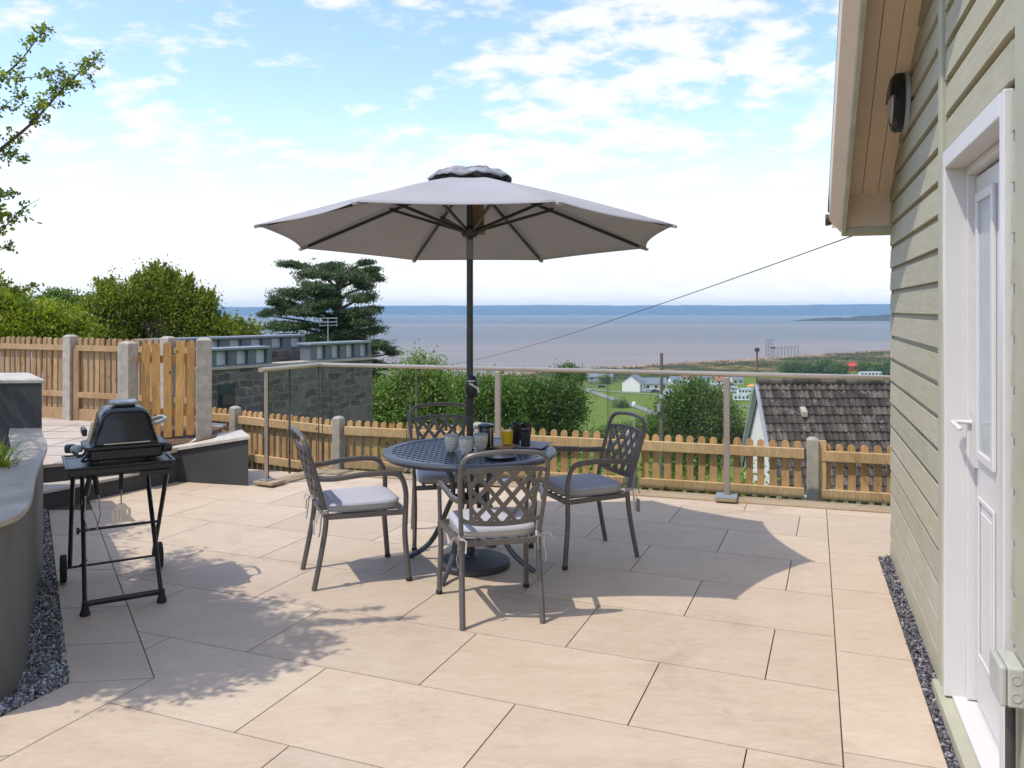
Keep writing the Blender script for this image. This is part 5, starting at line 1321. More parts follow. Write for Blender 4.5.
# upright tips breaking the outline
P = []; vv = []
for l in L_:
    for _ in range(22):
        d_ = rng.normal(size=3); d_[2] = abs(d_[2]); d_ /= np.linalg.norm(d_); c = np.array(l[:3])+d_*np.array(l[3:6])
        h = rng.uniform(0.15, 0.40); n = 60; q = rng.random(n); 
        P.append(c+np.stack([rng.normal(0, 0.05, n)*(1.2-q)+d_[0]*q*h*0.5, rng.normal(0, 0.05, n)*(1.2-q), q*h], 1)); vv.append(rng.normal(0.6, 0.15, n))
P = np.concatenate(P)-np.array(t_.location); leaf_mesh('leaf_tips', M['leafyew'], t_, P, 0.08, 0.4, np.concatenate(vv), np.array([[0, 0, 1.0]]), 0.6)
L_ = lob(15, [(0, 300, 20, 14), (22, 312, 24, 16), (48, 318, 22, 14), (-30, 300, 30, 30), (10, 330, 40, 16), (60, 328, 18, 12), (80, 325, 12, 12)])
tree('leafy_tree', 'bright yellow green leafy tree at the left edge behind the fence', 'tree', L_, M['leaflime'], 340, 60, 0.13, 0.075, base=(-9.0, 15.2), fill=0.35, flat=0.55, squash=0.6, r0=0.14)
L_ = lob(26, [(55, 306, 16, 14), (68, 310, 14, 14), (40, 315, 20, 14), (75, 320, 18, 12), (48, 330, 40, 14)])
tree('dark_tree', 'darker green tree between the bright tree and the broad evergreen', 'tree', L_, M['leafdark'], 420, 60, 0.17, 0.11, fill=0.35, squash=0.6, flat=0.5, r0=0.2)

# cedar with flat layered plates
CD = 50.0
cb = atd(336, 300, CD); ced = thing('cedar_tree', 'tall dark cedar tree with flat layered branches behind the stone house', 'tree', (cb.x, cb.y, gz(cb.x, cb.y)-0.2))
plates = [(296, 266, 20, 3.0), (316, 270, 20, 5), (334, 266, 20, 5), (352, 270, 16, 5), (366, 266, 12, 3), (342, 278, 28, 6), (308, 284, 22, 5), (364, 284, 13, 6), (300, 294, 22, 4.5), (330, 290, 26, 5), (362, 298, 16, 6), (290, 305, 18, 4.5), (320, 303, 28, 5), (352, 310, 22, 5), (282, 312, 20, 3.5), (310, 315, 28, 4.5), (345, 320, 26, 5), (290, 322, 26, 4.5), (370, 324, 20, 4), (325, 328, 32, 5), (300, 334, 30, 5), (362, 334, 26, 5), (340, 342, 34, 5), (378, 346, 20, 4), (390, 352, 9, 2.5), (360, 354, 26, 4), (378, 362, 18, 4), (388, 368, 12, 3), (370, 378, 16, 5), (345, 362, 30, 6), (372, 392, 14, 6), (275, 300, 8, 2.5), (268, 314, 8, 2), (372, 308, 10, 4), (375, 276, 8, 2.5)]
Ps = []; Vs = []; br = MB(); zb_ = ced.location.z
br.tube([(0, 0, 0), (0.2, 0, 5), (0.1, 0.1, atd(338, 310, CD).z-zb_), (0.1, 0, atd(336, 272, CD).z-zb_)], [0.5, 0.42, 0.28, 0.08], 10)
for px, py, w, h in plates:
    for rep in range(2):
        dd = CD+rng.uniform(-2.5, 2.5); sc2 = rng.uniform(0.45, 0.8); c = atd(px+rng.uniform(-0.5, 0.5)*w, py+rng.uniform(-4, 4), dd); w, h = w, h; W_ = w*dd/820; H_ = h*dd/820
        k = int(26*w*0.27)
        tl_ = rng.uniform(-0.22, 0.22)
        u = rng.normal(0, 0.42, k)*W_*sc2; y = rng.normal(0, 0.5, k)*min(W_, 1.6)
        rr = np.abs(u)/max(W_, .01)
        z = -0.10*u**2/max(W_, .3)*0.6+rng.normal(0, 0.30, k)*H_+u*tl_
        z += np.where(rng.random(k) < 0.3, -rng.random(k)*H_*0.8, 0)
        cc = np.stack([c.x+u, c.y+y, c.z+z], 1); nl = 13
        q = rng.normal(size=(k, nl, 3))*np.array([0.17, 0.17, 0.05])
        Ps.append((cc[:, None]+q).reshape(-1, 3)); Vs.append((np.clip(rng.normal(0.45, 0.2, k), 0, 1)[:, None]+rng.normal(0, 0.1, (k, nl))).ravel())
    s_ = Vector((0.1, 0, c.z-zb_-0.9)); e_ = Vector((c.x-cb.x, c.y-cb.y, c.z-zb_-0.05)); br.tube([s_, s_.lerp(e_, 0.5)+Vector((0, 0, 0.1)), e_], [0.12, 0.08, 0.03], 5)
br.build('trunk', M['barktree'], ced, smooth=True)
P = np.concatenate(Ps)-np.array(ced.location); leaf_mesh('crown', M['leafcedar'], ced, P, 0.17, 0.35, np.concatenate(Vs), np.array([[0, 0, 1.0]]), 0.25)

# trees below the terrace, middle distance
L_ = lob(36, [(383, 406, 15, 22), (398, 393, 16, 18), (415, 380, 14, 12), (432, 378, 11, 9), (405, 410, 26, 24), (432, 400, 22, 26), (418, 430, 34, 22), (385, 430, 20, 20), (418, 362, 7, 5), (436, 366, 5, 4)])
tree('leafy_tree', 'light green loose leafy tree beside the right end of the stone house', 'tree', L_, M['leaflight'], 900, 44, 0.30, 0.15, fill=0.35, flat=0.4)
L_ = lob(46, [(455, 398, 20, 18), (478, 395, 22, 14), (500, 397, 20, 14), (465, 405, 26, 24), (495, 405, 26, 24), (470, 430, 34, 22), (505, 430, 26, 22), (448, 420, 14, 20)])
tree('bushy_tree', 'dense mid green bushy tree behind the umbrella pole', 'tree', L_, M['leafmid'], 1000, 50, 0.34, 0.17, fill=0.3, flat=0.4)
L_ = lob(48, [(520, 396, 18, 13), (542, 395, 18, 13), (562, 400, 16, 15), (572, 393, 8, 8), (530, 408, 26, 22), (556, 412, 22, 20), (574, 406, 11, 15), (532, 435, 30, 20), (562, 440, 18, 14)])
tree('bushy_tree', 'dense darker bushy tree left of the green field, behind the table', 'tree', L_, M['leafdark'], 1000, 50, 0.34, 0.17, fill=0.3, flat=0.4)
L_ = lob(60, [(691, 396, 15, 15), (676, 410, 18, 16), (705, 402, 16, 14), (720, 412, 16, 16), (668, 426, 18, 16), (695, 425, 26, 22), (722, 430, 18, 18), (690, 450, 36, 20), (660, 440, 14, 16), (736, 440, 10, 14)])
tree('round_tree', 'dark green rounded tree between the timber pole and the tiled roof', 'tree', L_, M['leafdark'], 1100, 46, 0.42, 0.20, fill=0.3, flat=0.4)
L_ = lob(140, [(569, 370, 5, 3), (562, 375, 8, 4), (576, 376, 8, 4)])
tree('bushy_tree', 'small tree top just above the handrail, left of the white houses', 'tree', L_, M['leafdark'], 220, 30, 0.5, 0.4, r0=0.2)
L_ = lob(75, [(610, 437, 12, 6), (628, 434, 10, 6), (645, 428, 9, 6), (652, 438, 12, 8), (598, 442, 10, 5)])
tree('garden_shrub', 'low green shrubs around the foot of the white street lamp', 'shrub', L_, M['leafmid'], 420, 36, 0.4, 0.24, r0=0.1)
# shrubs right behind the low fence, seen between the pickets
k = 0
for (x, y, zt, w) in [(-1.0, 10.6, -0.10, 1.0), (0.3, 10.2, -0.16, 1.0), (1.5, 9.7, -0.12, 0.95), (2.45, 9.5, -0.28, 0.8), (-2.2, 11.3, -0.30, 0.8)]:
    mats = [M['leafmid'], M['leafdark'], M['leafmid'], M['leaflight'], M['leafmid']]
    labs = ['mid green shrub seen through the pickets behind the left chair', 'dark green shrub seen through the pickets behind the table', 'mid green shrub seen through the pickets behind the right chair', 'light green shrub seen through the pickets left of the white gable', 'mid green shrub at the foot of the stone house wall']
    lo = [(x+random.uniform(-w*.6, w*.6), y+random.uniform(-.3, .3), zt-0.55-random.random()*0.9, w*0.5, 0.5, 0.5) for _ in range(5)]+[(x, y, zt-1.6, w, 0.6, 0.9)]
    tree('hedge_shrub', labs[k], 'shrub', lo, mats[k], 330, 40, 0.12, 0.07, base=(x, y), r0=0.05, flat=0.4, group='shrubs behind the low fence'); k += 1
# scrub trees on the dunes
for i, (px, py, w, h, lb) in enumerate([(792, 368, 10, 6, 'leftmost dark green scrub tree on the dunes below the jetty'), (806, 369, 8, 5, 'small scrub tree just left of the white dune hut'), (824, 367, 9, 7, 'scrub tree between the white dune hut and the red building'), (838, 369, 8, 6, 'scrub tree touching the left side of the red building'), (868, 367, 9, 5, 'scrub tree right of the red building'), (884, 369, 10, 6, 'rightmost scrub tree on the dunes beside the house corner')]):
    gx, gy = gpt(px, py+h+1); lo = lob(gy, [(px, py, w, h), (px+5, py+2, w*0.7, h*0.7), (px-6, py+2, w*0.6, h*0.7)])
    tree('scrub_tree', lb, 'tree', lo, M['leafdark'], 170, 24, 1.3, 1.0, r0=0.3, group='scrub trees on the dunes')
for i, (px, py, w, h, lb) in enumerate([(645, 381, 5, 5, 'small green tree in front of the white house roof'), (665, 378, 5, 4, 'green bush behind the timber pole among the holiday homes'), (604, 379, 6, 4, 'low green bush on the field edge left of the white house'), (700, 384, 6, 5, 'green bush left of the caravans'), (728, 386, 5, 4, 'green bush between the caravans'), (620, 404, 7, 3, 'low bush beside the curving path')]):
    gx, gy = gpt(px, py+h+1); lo = lob(gy, [(px, py, w, h), (px+3, py+1, w*0.7, h*0.7)])
    tree('field_bush', lb, 'bush', lo, M['leafmid'], 90, 24, 0.8, 0.6, r0=0.2, group='bushes among the holiday homes')

# low scrub and marram spread over the dunes
P = []; vv = []
while len(P) < 3600:
    x = rng.uniform(-120, 560); y = rng.uniform(380, 980); t0 = ground_t(x, y)
    lim = 118+0.22*max(0, x-60)
    if not (44 < t0 < lim): continue
    if math.sin(x*0.045+1.7*math.sin(y*0.03))+math.sin(y*0.06+x*0.02)+rng.normal(0, 0.55) < 0.35: continue
    z = gz(x, y); sc3 = rng.uniform(0.5, 1.5)
    P.append(np.array([x, y, z+0.3*sc3])+rng.normal(size=(14, 3))*np.array([1.5, 1.5, 0.45])*sc3); vv.append(np.clip(rng.normal(0.4, 0.25), 0, 1)+rng.normal(0, 0.1, 14))
struct(leaf_mesh('dune_scrub', leafmat('scrub_leaf', (0.035, 0.045, 0.012), (0.17, 0.17, 0.055), 0.2), None, np.concatenate(P), 1.0, 0.6, np.concatenate(vv)), 'stuff')

# near tree at the left: trunk in the planter, twigs reaching into view
NT = Vector((-3.75, 3.25, 0.60)); nt_ = thing('hawthorn_tree', 'small leafed tree reaching thorny twigs in from the left over the planter', 'tree', NT)
wood_ = MB(); Pl = []; Vl = []
def twig(pts, r0=0.010, leafn=26, spread=0.045, dens=1.0, jit=0.016, size=0.026, side=True):
    P_ = catmull(pts, 6); n = len(P_); wood_.tube([p-NT for p in P_], [r0*(1-0.8*i/(n-1)) for i in range(n)], 6)
    ln = sum((P_[i+1]-P_[i]).length for i in range(n-1)); k = int(ln*leafn*dens)
    for _ in range(k):
        f = rng.random()*(n-1); i = min(int(f), n-2); p = P_[i].lerp(P_[i+1], f-i)
        off = Vector(rng.normal(size=3))*spread*0.5; c = p+off
        wood_.tube([p-NT, c-NT], 0.0012, 3, cap=False)
        m_ = int(rng.integers(5, 11)); q = rng.normal(size=(m_, 3))*jit
        Pl.append(np.array(c-NT)+q); Vl.append(np.clip(rng.normal(0.55, 0.25), 0, 1)+rng.normal(0, 0.08, m_))
def AD(px, py, d): return atd(px, py, d)
# trunk and limbs (outside the picture)
tips_dense = []
for (px, py, dens) in [(175, 600, 1), (205, 618, 1), (150, 640, 1), (215, 648, 1), (118, 650, 1), (180, 680, .7), (245, 625, 1), (240, 665, .6), (130, 585, .8), (90, 600, .8), (285, 612, .5), (275, 640, .5), (225, 605, 1), (165, 600, 1), (140, 615, 1), (195, 655, 1), (215, 630, 1), (260, 610, .8), (320, 600, .25), (345, 625, .25), (100, 530, .7), (180, 565, .8), (200, 585, 1), (160, 620, 1), (190, 640, 1), (60, 560, .5), (150, 665, 1), (90, 640, .8)]:
    s_ = at(px, py); 
    for rep in range(3):
        h = random.uniform(1.9, 3.1); p = Vector((s_.x-h/2.1+random.uniform(-.12, .12), s_.y-0.57*h/2.1+random.uniform(-.12, .12), h))
        if p.x/p.y < -0.68: tips_dense.append((p, dens))
forks = [Vector((-3.7, 3.25, 1.5)), Vector((-3.5, 3.5, 2.0)), Vector((-3.35, 3.2, 2.3)), Vector((-3.6, 3.0, 2.1)), Vector((-3.3, 3.6, 2.6))]
wood_.tube(catmull([NT-NT, Vector((0.03, 0.02, 0.5)), forks[0]-NT, forks[1]-NT], 5), [0.055*(1-0.035*i) for i in range(16)], 10)
for a, b in ((0, 2), (0, 3), (1, 4)): wood_.tube([forks[a]-NT, (forks[a].lerp(forks[b], 0.5)-NT)+Vector((0, 0, 0.03)), forks[b]-NT], [0.03, 0.026, 0.02], 8)
for p, dn in tips_dense:
    f = min(forks[1:], key=lambda q: (q-p).length)
    m_ = f.lerp(p, 0.5)+Vector((random.uniform(-.08, .08), random.uniform(-.08, .08), 0.06)); e_ = p+(p-f).normalized()*0.12
    k = [f, m_, p, e_]
    # keep twigs out of the picture
    twig(k, 0.008, 60, 0.15, dn*2.3, jit=0.024)
# visible twigs
NV = len(Pl)
d_ = 3.5
twig([AD(-40, 185, d_), AD(0, 150, d_), AD(34, 121, d_), AD(69, 82, d_), AD(97, 59, d_)], 0.010, 114, 0.034, jit=0.009)
twig([AD(30, 124, d_), AD(42, 105, d_), AD(56, 90, d_), AD(62, 70, d_)], 0.004, 114, 0.031, jit=0.009)
twig([AD(66, 86, d_), AD(84, 84, d_)], 0.003, 114, 0.031, jit=0.009)
twig([AD(-30, 90, d_+.1), AD(0, 77, d_+.1), AD(21, 60, d_+.1), AD(36, 40, d_+.1), AD(48, 27, d_+.1)], 0.006, 95, 0.028, jit=0.009)
twig([AD(-10, 80, d_), AD(20, 78, d_), AD(45, 76, d_), AD(62, 72, d_)], 0.003, 95, 0.019, jit=0.009)
twig([AD(-40, 120, d_), AD(-5, 112, d_), AD(12, 100, d_), AD(22, 96, d_)], 0.004, 133, 0.037, jit=0.009)
twig([AD(-20, 170, d_), AD(0, 158, d_), AD(14, 155, d_), AD(24, 160, d_)], 0.003, 95, 0.028, jit=0.009)
twig([AD(-30, 260, d_), AD(0, 232, d_), AD(21, 210, d_), AD(40, 199, d_)], 0.004, 79, 0.022, jit=0.009)
twig([AD(-30, 205, d_), AD(0, 197, d_), AD(16, 194, d_)], 0.003, 57, 0.019, jit=0.009)
twig([AD(-20, 255, d_), AD(0, 250, d_), AD(10, 247, d_)], 0.003, 95, 0.019, jit=0.009)
twig([AD(-20, 290, d_+.4), AD(0, 285, d_+.4), AD(18, 290, d_+.4), AD(34, 284, d_+.4)], 0.003, 85, 0.019, jit=0.009)
wood_.build('branches', M['barktree'], nt_, smooth=True)
leaf_mesh('leaves', M['leafhaw'], nt_, np.concatenate(Pl), np.concatenate([np.full(len(p), 0.040 if i < NV else 0.019) for i, p in enumerate(Pl)]), 0.6, np.concatenate(Vl))

# planting in the planters
def blades(name, label, cat, loc, n, length, width, lean, mat):
    t = thing(name, label, cat, loc); mb = MB(); vals = []
    for _ in range(n):
        a = random.uniform(0, 6.28); l = length*random.uniform(0.6, 1.1); ln_ = lean*random.uniform(0.4, 1.3); o_ = Vector((random.uniform(-.04, .04), random.uniform(-.04, .04), 0)); pr = None; f0 = len(mb.f)
        vs = []
        for i in range(7):
            q = i/6; p = o_+Vector((math.cos(a)*ln_*q**1.6, math.sin(a)*ln_*q**1.6, l*(q-0.35*q**3*min(1.6, ln_/0.12)*0.5))); w = width*(1-q**2)*0.5+0.0006; s_ = Vector((-math.sin(a), math.cos(a), 0))*w
            vs += [p-s_, p+s_]
        mb.add(vs, [(2*i, 2*i+1, 2*i+3, 2*i+2) for i in range(6)]); vals += [random.random()]*6
    o = mb.build('leaves', mat, t, smooth=True); add_attr(o.data, vals); return t
blades('strap_leaf_plant', 'clump of bright green strap leaves growing in the curved planter', 'plant', (-2.77, 4.42, 0.64), 46, 0.30, 0.015, 0.17, M['leaflime'])
blades('strap_leaf_plant', 'smaller clump of green blades by the planter soil at the left edge', 'plant', (-3.02, 4.86, 0.64), 30, 0.24, 0.012, 0.16, M['leaflight'])
rs = thing('flowering_shrub', 'thin leafy twig with a red flower over the upper planter coping', 'shrub', (-4.05, 5.9, 0.95))
mb = MB(); Pq = []; 
o_ = Vector((-4.05, 5.9, 0.95))
for pts in ([(-0.35, -0.1, 0.0), (-0.1, -0.1, 0.09), (0.12, -0.12, 0.26), (0.20, -0.13, 0.36)], [(-0.3, -0.12, 0.0), (0.0, -0.12, 0.16), (0.09, -0.12, 0.40)], [(-0.32, -0.2, -0.5), (-0.1, -0.32, -0.35), (0.14, -0.36, -0.32)]):
    mb.tube(catmull([Vector(p) for p in pts], 5), 0.003, 5)
    for p in catmull([Vector(p) for p in pts], 5)[6:]:
        m_ = 7; Pq.append(np.array(p)+rng.normal(size=(m_, 3))*0.03)
mb.build('stem', M['barktree'], rs); leaf_mesh('leaves', M['leaflime'], rs, np.concatenate(Pq), 0.045, 0.5)
fl_ = MB().lathe([(0.0, 0.0), (0.03, 0.01), (0.04, 0.03), (0.02, 0.025), (0.0, 0.02)], c=(-0.02, -0.12, 0.13), seg=9); fl_.build('flower', M['flower'], rs)

# ------------------------------------------------------------------ stone house with slate-clad battlements
PL_ = Vector((-6.08, 16.35)); PR_ = Vector((-3.40, 20.0)); wd = (PR_-PL_).normalized(); wl_ = (PR_-PL_).length
sh_ = thing('stone_house', 'dark stone building with slate clad battlements beyond the fence', 'house', (PL_.x, PL_.y, 0), math.atan2(wd.y, wd.x))
MB().box((0, 0, -6), (wl_, 6.5, 0.36)).build('wall', M['stone'], sh_)
cpm = MB().box((-0.05, -0.05, 0.3601), (wl_+0.03, 0.35, 0.42)); cpm.build('coping', M['conpost'], sh_, bevel=0.01)
MB().box((0.0, 1.1, 0.3605), (wl_*0.74, 5, 0.66)).build('rear_wall', M['stone'], sh_)
def battlement(x0, x1, y, z0, z1, n, pw, depth=0.35):
    cap = MB().box((x0-0.05, y-0.06, z1-0.05), (x1+0.05, y+depth+0.06, z1)).build('battlement_cap', M['capgrey'], sh_, bevel=0.01)
    p = MB(); L2 = (x1-x0); pit = L2/n; pa_ = MB(); 
    for i in range(n):
        a = x0+i*pit; p.box((a, y, z0), (a+pit-pw, y+depth, z1-0.051)); MB().box((a+pit-pw+0.001, y+0.10, z0+0.03), (a+pit-0.001, y+0.12, z1-0.07)).build('battlement_pane', M['paleglass'], sh_)
    p.box((x1, y, z0), (x1+0.0+0.12, y+depth, z1-0.051)) 
    for i in range(n):
        a = x0+i*pit+pit-pw; p.box((a+0.0005, y+0.005, z0), (a+pw-0.0005, y+0.16, z0+0.03)); p.box((a+0.0005, y+0.005, z1-0.07), (a+pw-0.0005, y+0.16, z1-0.051))
    p.build('battlement', M['slate'], sh_)
battlement(0.0, 1.42, -0.02, 0.4205, 0.80, 3, 0.27)
battlement(-0.6, 3.3, 1.15, 0.661, 0.98, 7, 0.31)
battlement(2.62, wl_-0.14, 0.02, 0.4205, 0.82, 4, 0.24)
MB().box((0.25, -0.03, -0.75), (0.62, 0.02, 0.05)).build('window', M['darkwin'], sh_)
MB().box((0.28, -0.12, -0.35), (0.52, -0.031, -0.15)).build('vent_hood', M['gutterblack'], sh_)
MB().prism([(0, 0), (0.5, 0), (0.25, 0.01)], 0, 0.01) if False else None
pz = MB().add([(1.05, -0.9, -1.9), (2.1, -0.9, -1.9), (1.55, -0.9, -0.72), (1.05, -0.001, -1.9), (2.1, -0.001, -1.9), (1.55, -0.001, -0.72)], [(0, 1, 2), (5, 4, 3), (0, 3, 4, 1), (1, 4, 5, 2), (2, 5, 3, 0)]); pz.build('porch_gable', M['tile'], sh_); add_attr([c for c in sh_.children if c.name.startswith('porch')][0].data, [0.3]*5)
ta = thing('tv_aerial', 'thin television aerial standing on the stone building in front of the cedar', 'aerial', tuple(atd(328, 341, 19.2)))
MB().tube([(0, 0, -0.1), (0, 0, 0.55)], 0.012, 6).build('mast', M['greytrim'], ta)
ar_ = MB(); 
for z in (0.53, 0.44, 0.36): ar_.tube([(-0.20, -0.02, z), (0.22, 0.02, z+0.01)], 0.008, 5)
for i in range(9): x = -0.19+i*0.048; ar_.tube([(x, -0.12, 0.53), (x, 0.12, 0.53)], 0.005, 4); ar_.tube([(x, -0.1, 0.44), (x, 0.1, 0.44)], 0.005, 4)
for x in (-0.19, 0.2): ar_.tube([(x, 0, 0.34), (x, 0, 0.55)], 0.006, 4)
ar_.build('antenna_array', M['greytrim'], ta)

# ------------------------------------------------------------------ tiled house below at the right
rh = thing('tiled_house', 'white gabled house with weathered brown pantile roof below the balustrade', 'house', (7.77, 26.0, 0))
RZ, EZ, RUN = -0.70, -3.70, 1.95; RL = 8.0
gab = MB().add([(0.12, -RUN+0.12, -8), (0.12, RUN-0.12, -8), (0.12, RUN-0.12, EZ+0.1), (0.12, 0, RZ-0.14), (0.12, -RUN+0.12, EZ+0.1), (RL, -RUN+0.12, -8), (RL, RUN-0.12, -8), (RL, RUN-0.12, EZ+0.1), (RL, 0, RZ-0.14), (RL, -RUN+0.12, EZ+0.1)],
    [(0,4,3,2,1), (5,6,7,8,9), (0,1,6,5), (1,2,7,6), (2,3,8,7), (3,4,9,8), (4,0,5,9)]); gab.build('wall', M['whitepaint'], rh)
def tile_slope(sgn):
    mb = MB(); vals = []; rows = 13; pit = 0.19; cols = int(RL/pit); sub = 5
    for r_ in range(rows):
        f0, f1 = r_/rows, (r_+1.12)/rows
        for c in range(cols):
            v = random.random(); o = len(mb.v); jz = random.uniform(-0.006, 0.006)
            for (f, lift) in ((f0, 0.0), (f1, 0.045)):
                for s_ in range(sub+1):
                    x = (c+s_/sub)*pit; wv = 0.030*math.sin(2*math.pi*s_/sub+0.6)
                    y = sgn*RUN*1.04*f; z = RZ+(EZ-RZ)*1.04*f; nx = 0.83*sgn; nz_ = 0.555
                    mb.v.append((x, y+nx*(wv+lift+jz), z+nz_*(wv+lift+jz)))
            # front lip
            for s_ in range(sub+1):
                x = (c+s_/sub)*pit; wv = 0.030*math.sin(2*math.pi*s_/sub+0.6); y = sgn*RUN*1.04*f1; z = RZ+(EZ-RZ)*1.04*f1
                mb.v.append((x, y+0.83*sgn*(wv-0.005), z+0.555*(wv-0.005)))
            for s_ in range(sub):
                for q in (0, 1):
                    a = o+q*(sub+1)+s_; mb.f.append((a, a+1, a+sub+2, a+sub+1)); vals.append(v)
    o = mb.build('roof_tiles', M['tile'], rh); add_attr(o.data, vals); return o
ro = tile_slope(-1); tile_slope(1)
rd = MB(); rvals = []
for i in range(20):
    x = i*0.4; n0 = len(rd.f); rd.tube([(x, 0, RZ-0.03), (x+0.38, 0, RZ-0.03+0.006)], 0.115, 10); rvals += [random.random()]*(len(rd.f)-n0)
o = rd.build('ridge_tiles', M['tile'], rh, smooth=True); add_attr(o.data, rvals)
for sgn in (-1, 1):
    MB().bar((0.0, 0, RZ-0.09), (0.0, sgn*RUN*1.03, EZ+0.0-0.12), 0.05, 0.17, up=(1,0,0)).build('verge_board', M['greytrim'], rh)
MB().tube([(0, -RUN*1.09, EZ-0.18), (RL, -RUN*1.09, EZ-0.18)], 0.06, 8).build('gutter', M['greytrim'], rh)
v_ = atd(804, 412, 25.3)-rh.location; MB().prism([(v_.x-0.09, v_.y-0.10), (v_.x+0.09, v_.y-0.10), (v_.x+0.09, v_.y+0.14), (v_.x-0.09, v_.y+0.14)], [v_.z-0.15, v_.z-0.15, v_.z, v_.z], [v_.z+0.02, v_.z+0.02, v_.z+0.16, v_.z+0.16]).build('roof_vent', M['conpost'], rh, bevel=0.02)

# ------------------------------------------------------------------ distant buildings
def cottage(name, label, px, py, w, dpt, h, rh_, rot, wall, roof, wins=2, cat='house', group=None):
    x, y = gpt(px, py); t = thing(name, label, cat, (x, y, gz(x, y)-0.1), R(rot), group)
    MB().add([(-w/2,-dpt/2,0),(w/2,-dpt/2,0),(w/2,dpt/2,0),(-w/2,dpt/2,0),(-w/2,-dpt/2,h),(w/2,-dpt/2,h),(w/2,dpt/2,h),(-w/2,dpt/2,h),(-w/2,0,h+rh_),(w/2,0,h+rh_)],
        [(0,3,2,1),(0,1,5,4),(2,3,7,6),(0,4,8,7,3),(1,2,6,9,5),(4,5,9,8),(6,7,8,9)]).build('wall', wall, t)
    rb = MB()
    for s_ in (-1, 1):
        rb.add([(-w/2-.3, 0, h+rh_+.12), (w/2+.3, 0, h+rh_+.12), (w/2+.3, s_*(dpt/2+.35), h-.12), (-w/2-.3, s_*(dpt/2+.35), h-.12), (-w/2-.3, 0, h+rh_+.27), (w/2+.3, 0, h+rh_+.27), (w/2+.3, s_*(dpt/2+.35), h+.03), (-w/2-.3, s_*(dpt/2+.35), h+.03)],
            [(0,1,2,3),(7,6,5,4),(0,4,5,1),(1,5,6,2),(2,6,7,3),(3,7,4,0)])
    rb.build('roof', roof, t)
    for i in range(wins):
        xx = -w/2+w*(i+0.5)/wins; MB().box((xx-0.6, -dpt/2-0.04, h*0.35), (xx+0.6, -dpt/2-0.002, h*0.8)).build('window', M['darkwin'], t)
    return t
cottage('white_house', 'white gabled house with long grey roof left of the timber pole', 634, 391, 9, 9, 4.6, 3.2, 62, M['whitepaint'], M['roofgrey'], 2)
cottage('long_building', 'long low building with blue grey slate roof behind the white gable', 650, 389.5, 16, 8, 3.2, 2.6, 4, M['whitepaint'], M['roofgrey'], 4)
cottage('terrace_house', 'low grey roofed building left of the white gable behind the trees', 600, 381, 14, 7, 2.6, 1.8, -5, M['greytrim'], M['roofgrey'], 3)
cottage('red_building', 'bright red shed among the scrub on the dunes', 852, 371, 7.5, 6, 3.4, 1.6, 12, M['red'], M['red'], 1, 'shed')
cottage('brown_building', 'dark reddish shed adjoining the bright red shed', 861, 370, 6, 5, 3.0, 1.0, 0, simple('dark_red', (0.20, 0.05, 0.04), 0.7), M['roofgrey'], 1, 'shed')
cottage('white_hut', 'tiny white hut with pointed roof in the dune scrub', 817, 367.5, 4.5, 4, 2.6, 2.0, 40, M['whitepaint'], M['conpost'], 1, 'hut')
def caravan(label, px, py, w, rot, mat=None, h=2.5, dpt=3.2, wins=4):
    x, y = gpt(px, py); t = thing('caravan', label, 'caravan', (x, y, gz(x, y)-0.05), R(rot), 'caravans and chalets beside the road')
    MB().prism([(-w/2,-dpt/2),(w/2,-dpt/2),(w/2,dpt/2),(-w/2,dpt/2)], 0.3, h).build('body', mat or M['caravan'], t, bevel=0.12)
    MB().add([(-w/2-.1,-dpt/2-.1,h),(w/2+.1,-dpt/2-.1,h),(w/2+.1,dpt/2+.1,h),(-w/2-.1,dpt/2+.1,h),(-w/2-.1,0,h+.5),(w/2+.1,0,h+.5)], [(0,3,2,1),(0,1,5,4),(2,3,4,5),(0,4,3),(1,2,5)]).build('roof', M['greytrim'], t)
    for i in range(wins):
        xx = -w/2+w*(i+0.5)/wins; MB().box((xx-w/wins*0.3, -dpt/2-0.03, 1.1), (xx+w/wins*0.3, -dpt/2-0.004, 2.0)).build('window', M['darkwin'], t)
    return t
caravan('white mobile home right of the timber pole, at the edge of the field', 672, 395.5, 7.5, 8)
caravan('white chalet at the left of the row seen above the round tree', 712, 389, 6.5, -6)
caravan('pale chalet partly behind the balustrade post', 730, 392, 6.5, 10)
caravan('white chalet between the balustrade post and the tiled roof', 744, 394.5, 6, 0)
caravan('lowest white mobile home left of the tiled roof gable', 741, 401, 6.5, -8)
caravan('small white chalet behind the top of the round tree', 690, 387, 6, 4)
caravan('long low chalet with a row of dark windows just above the handrail at the right', 870, 376.5, 13, 3, wins=6)
for (px, py, w, rt, lb, rm) in [(676, 384.5, 7, 10, 'small white cottage with grey roof right of the long building', 'roofgrey'), (688, 381.5, 8, -14, 'pale cottage with reddish roof just under the handrail behind the round tree', 'tilered'), (704, 382.5, 7, 5, 'pale cottage with slate roof touching the handrail left of the balustrade post', 'roofgrey'), (722, 385, 7, -8, 'cream cottage with reddish roof beside the balustrade post', 'tilered'), (736, 384, 6, 12, 'small white cottage with slate roof right of the balustrade post', 'roofgrey')]:
    if 'tilered' not in M: M['tilered'] = simple('red_tile', (0.30, 0.12, 0.08), 0.8)
    cottage('seaside_cottage', lb, px, py, w, 5, 2.6, 1.7, rt, M['whitepaint'], M[rm], 2, group='cottages by the shore road')
x, y = gpt(752, 389.5); of = thing('fairground_hut', 'small orange roofed kiosk left of the tiled house', 'kiosk', (x, y, gz(x, y)))
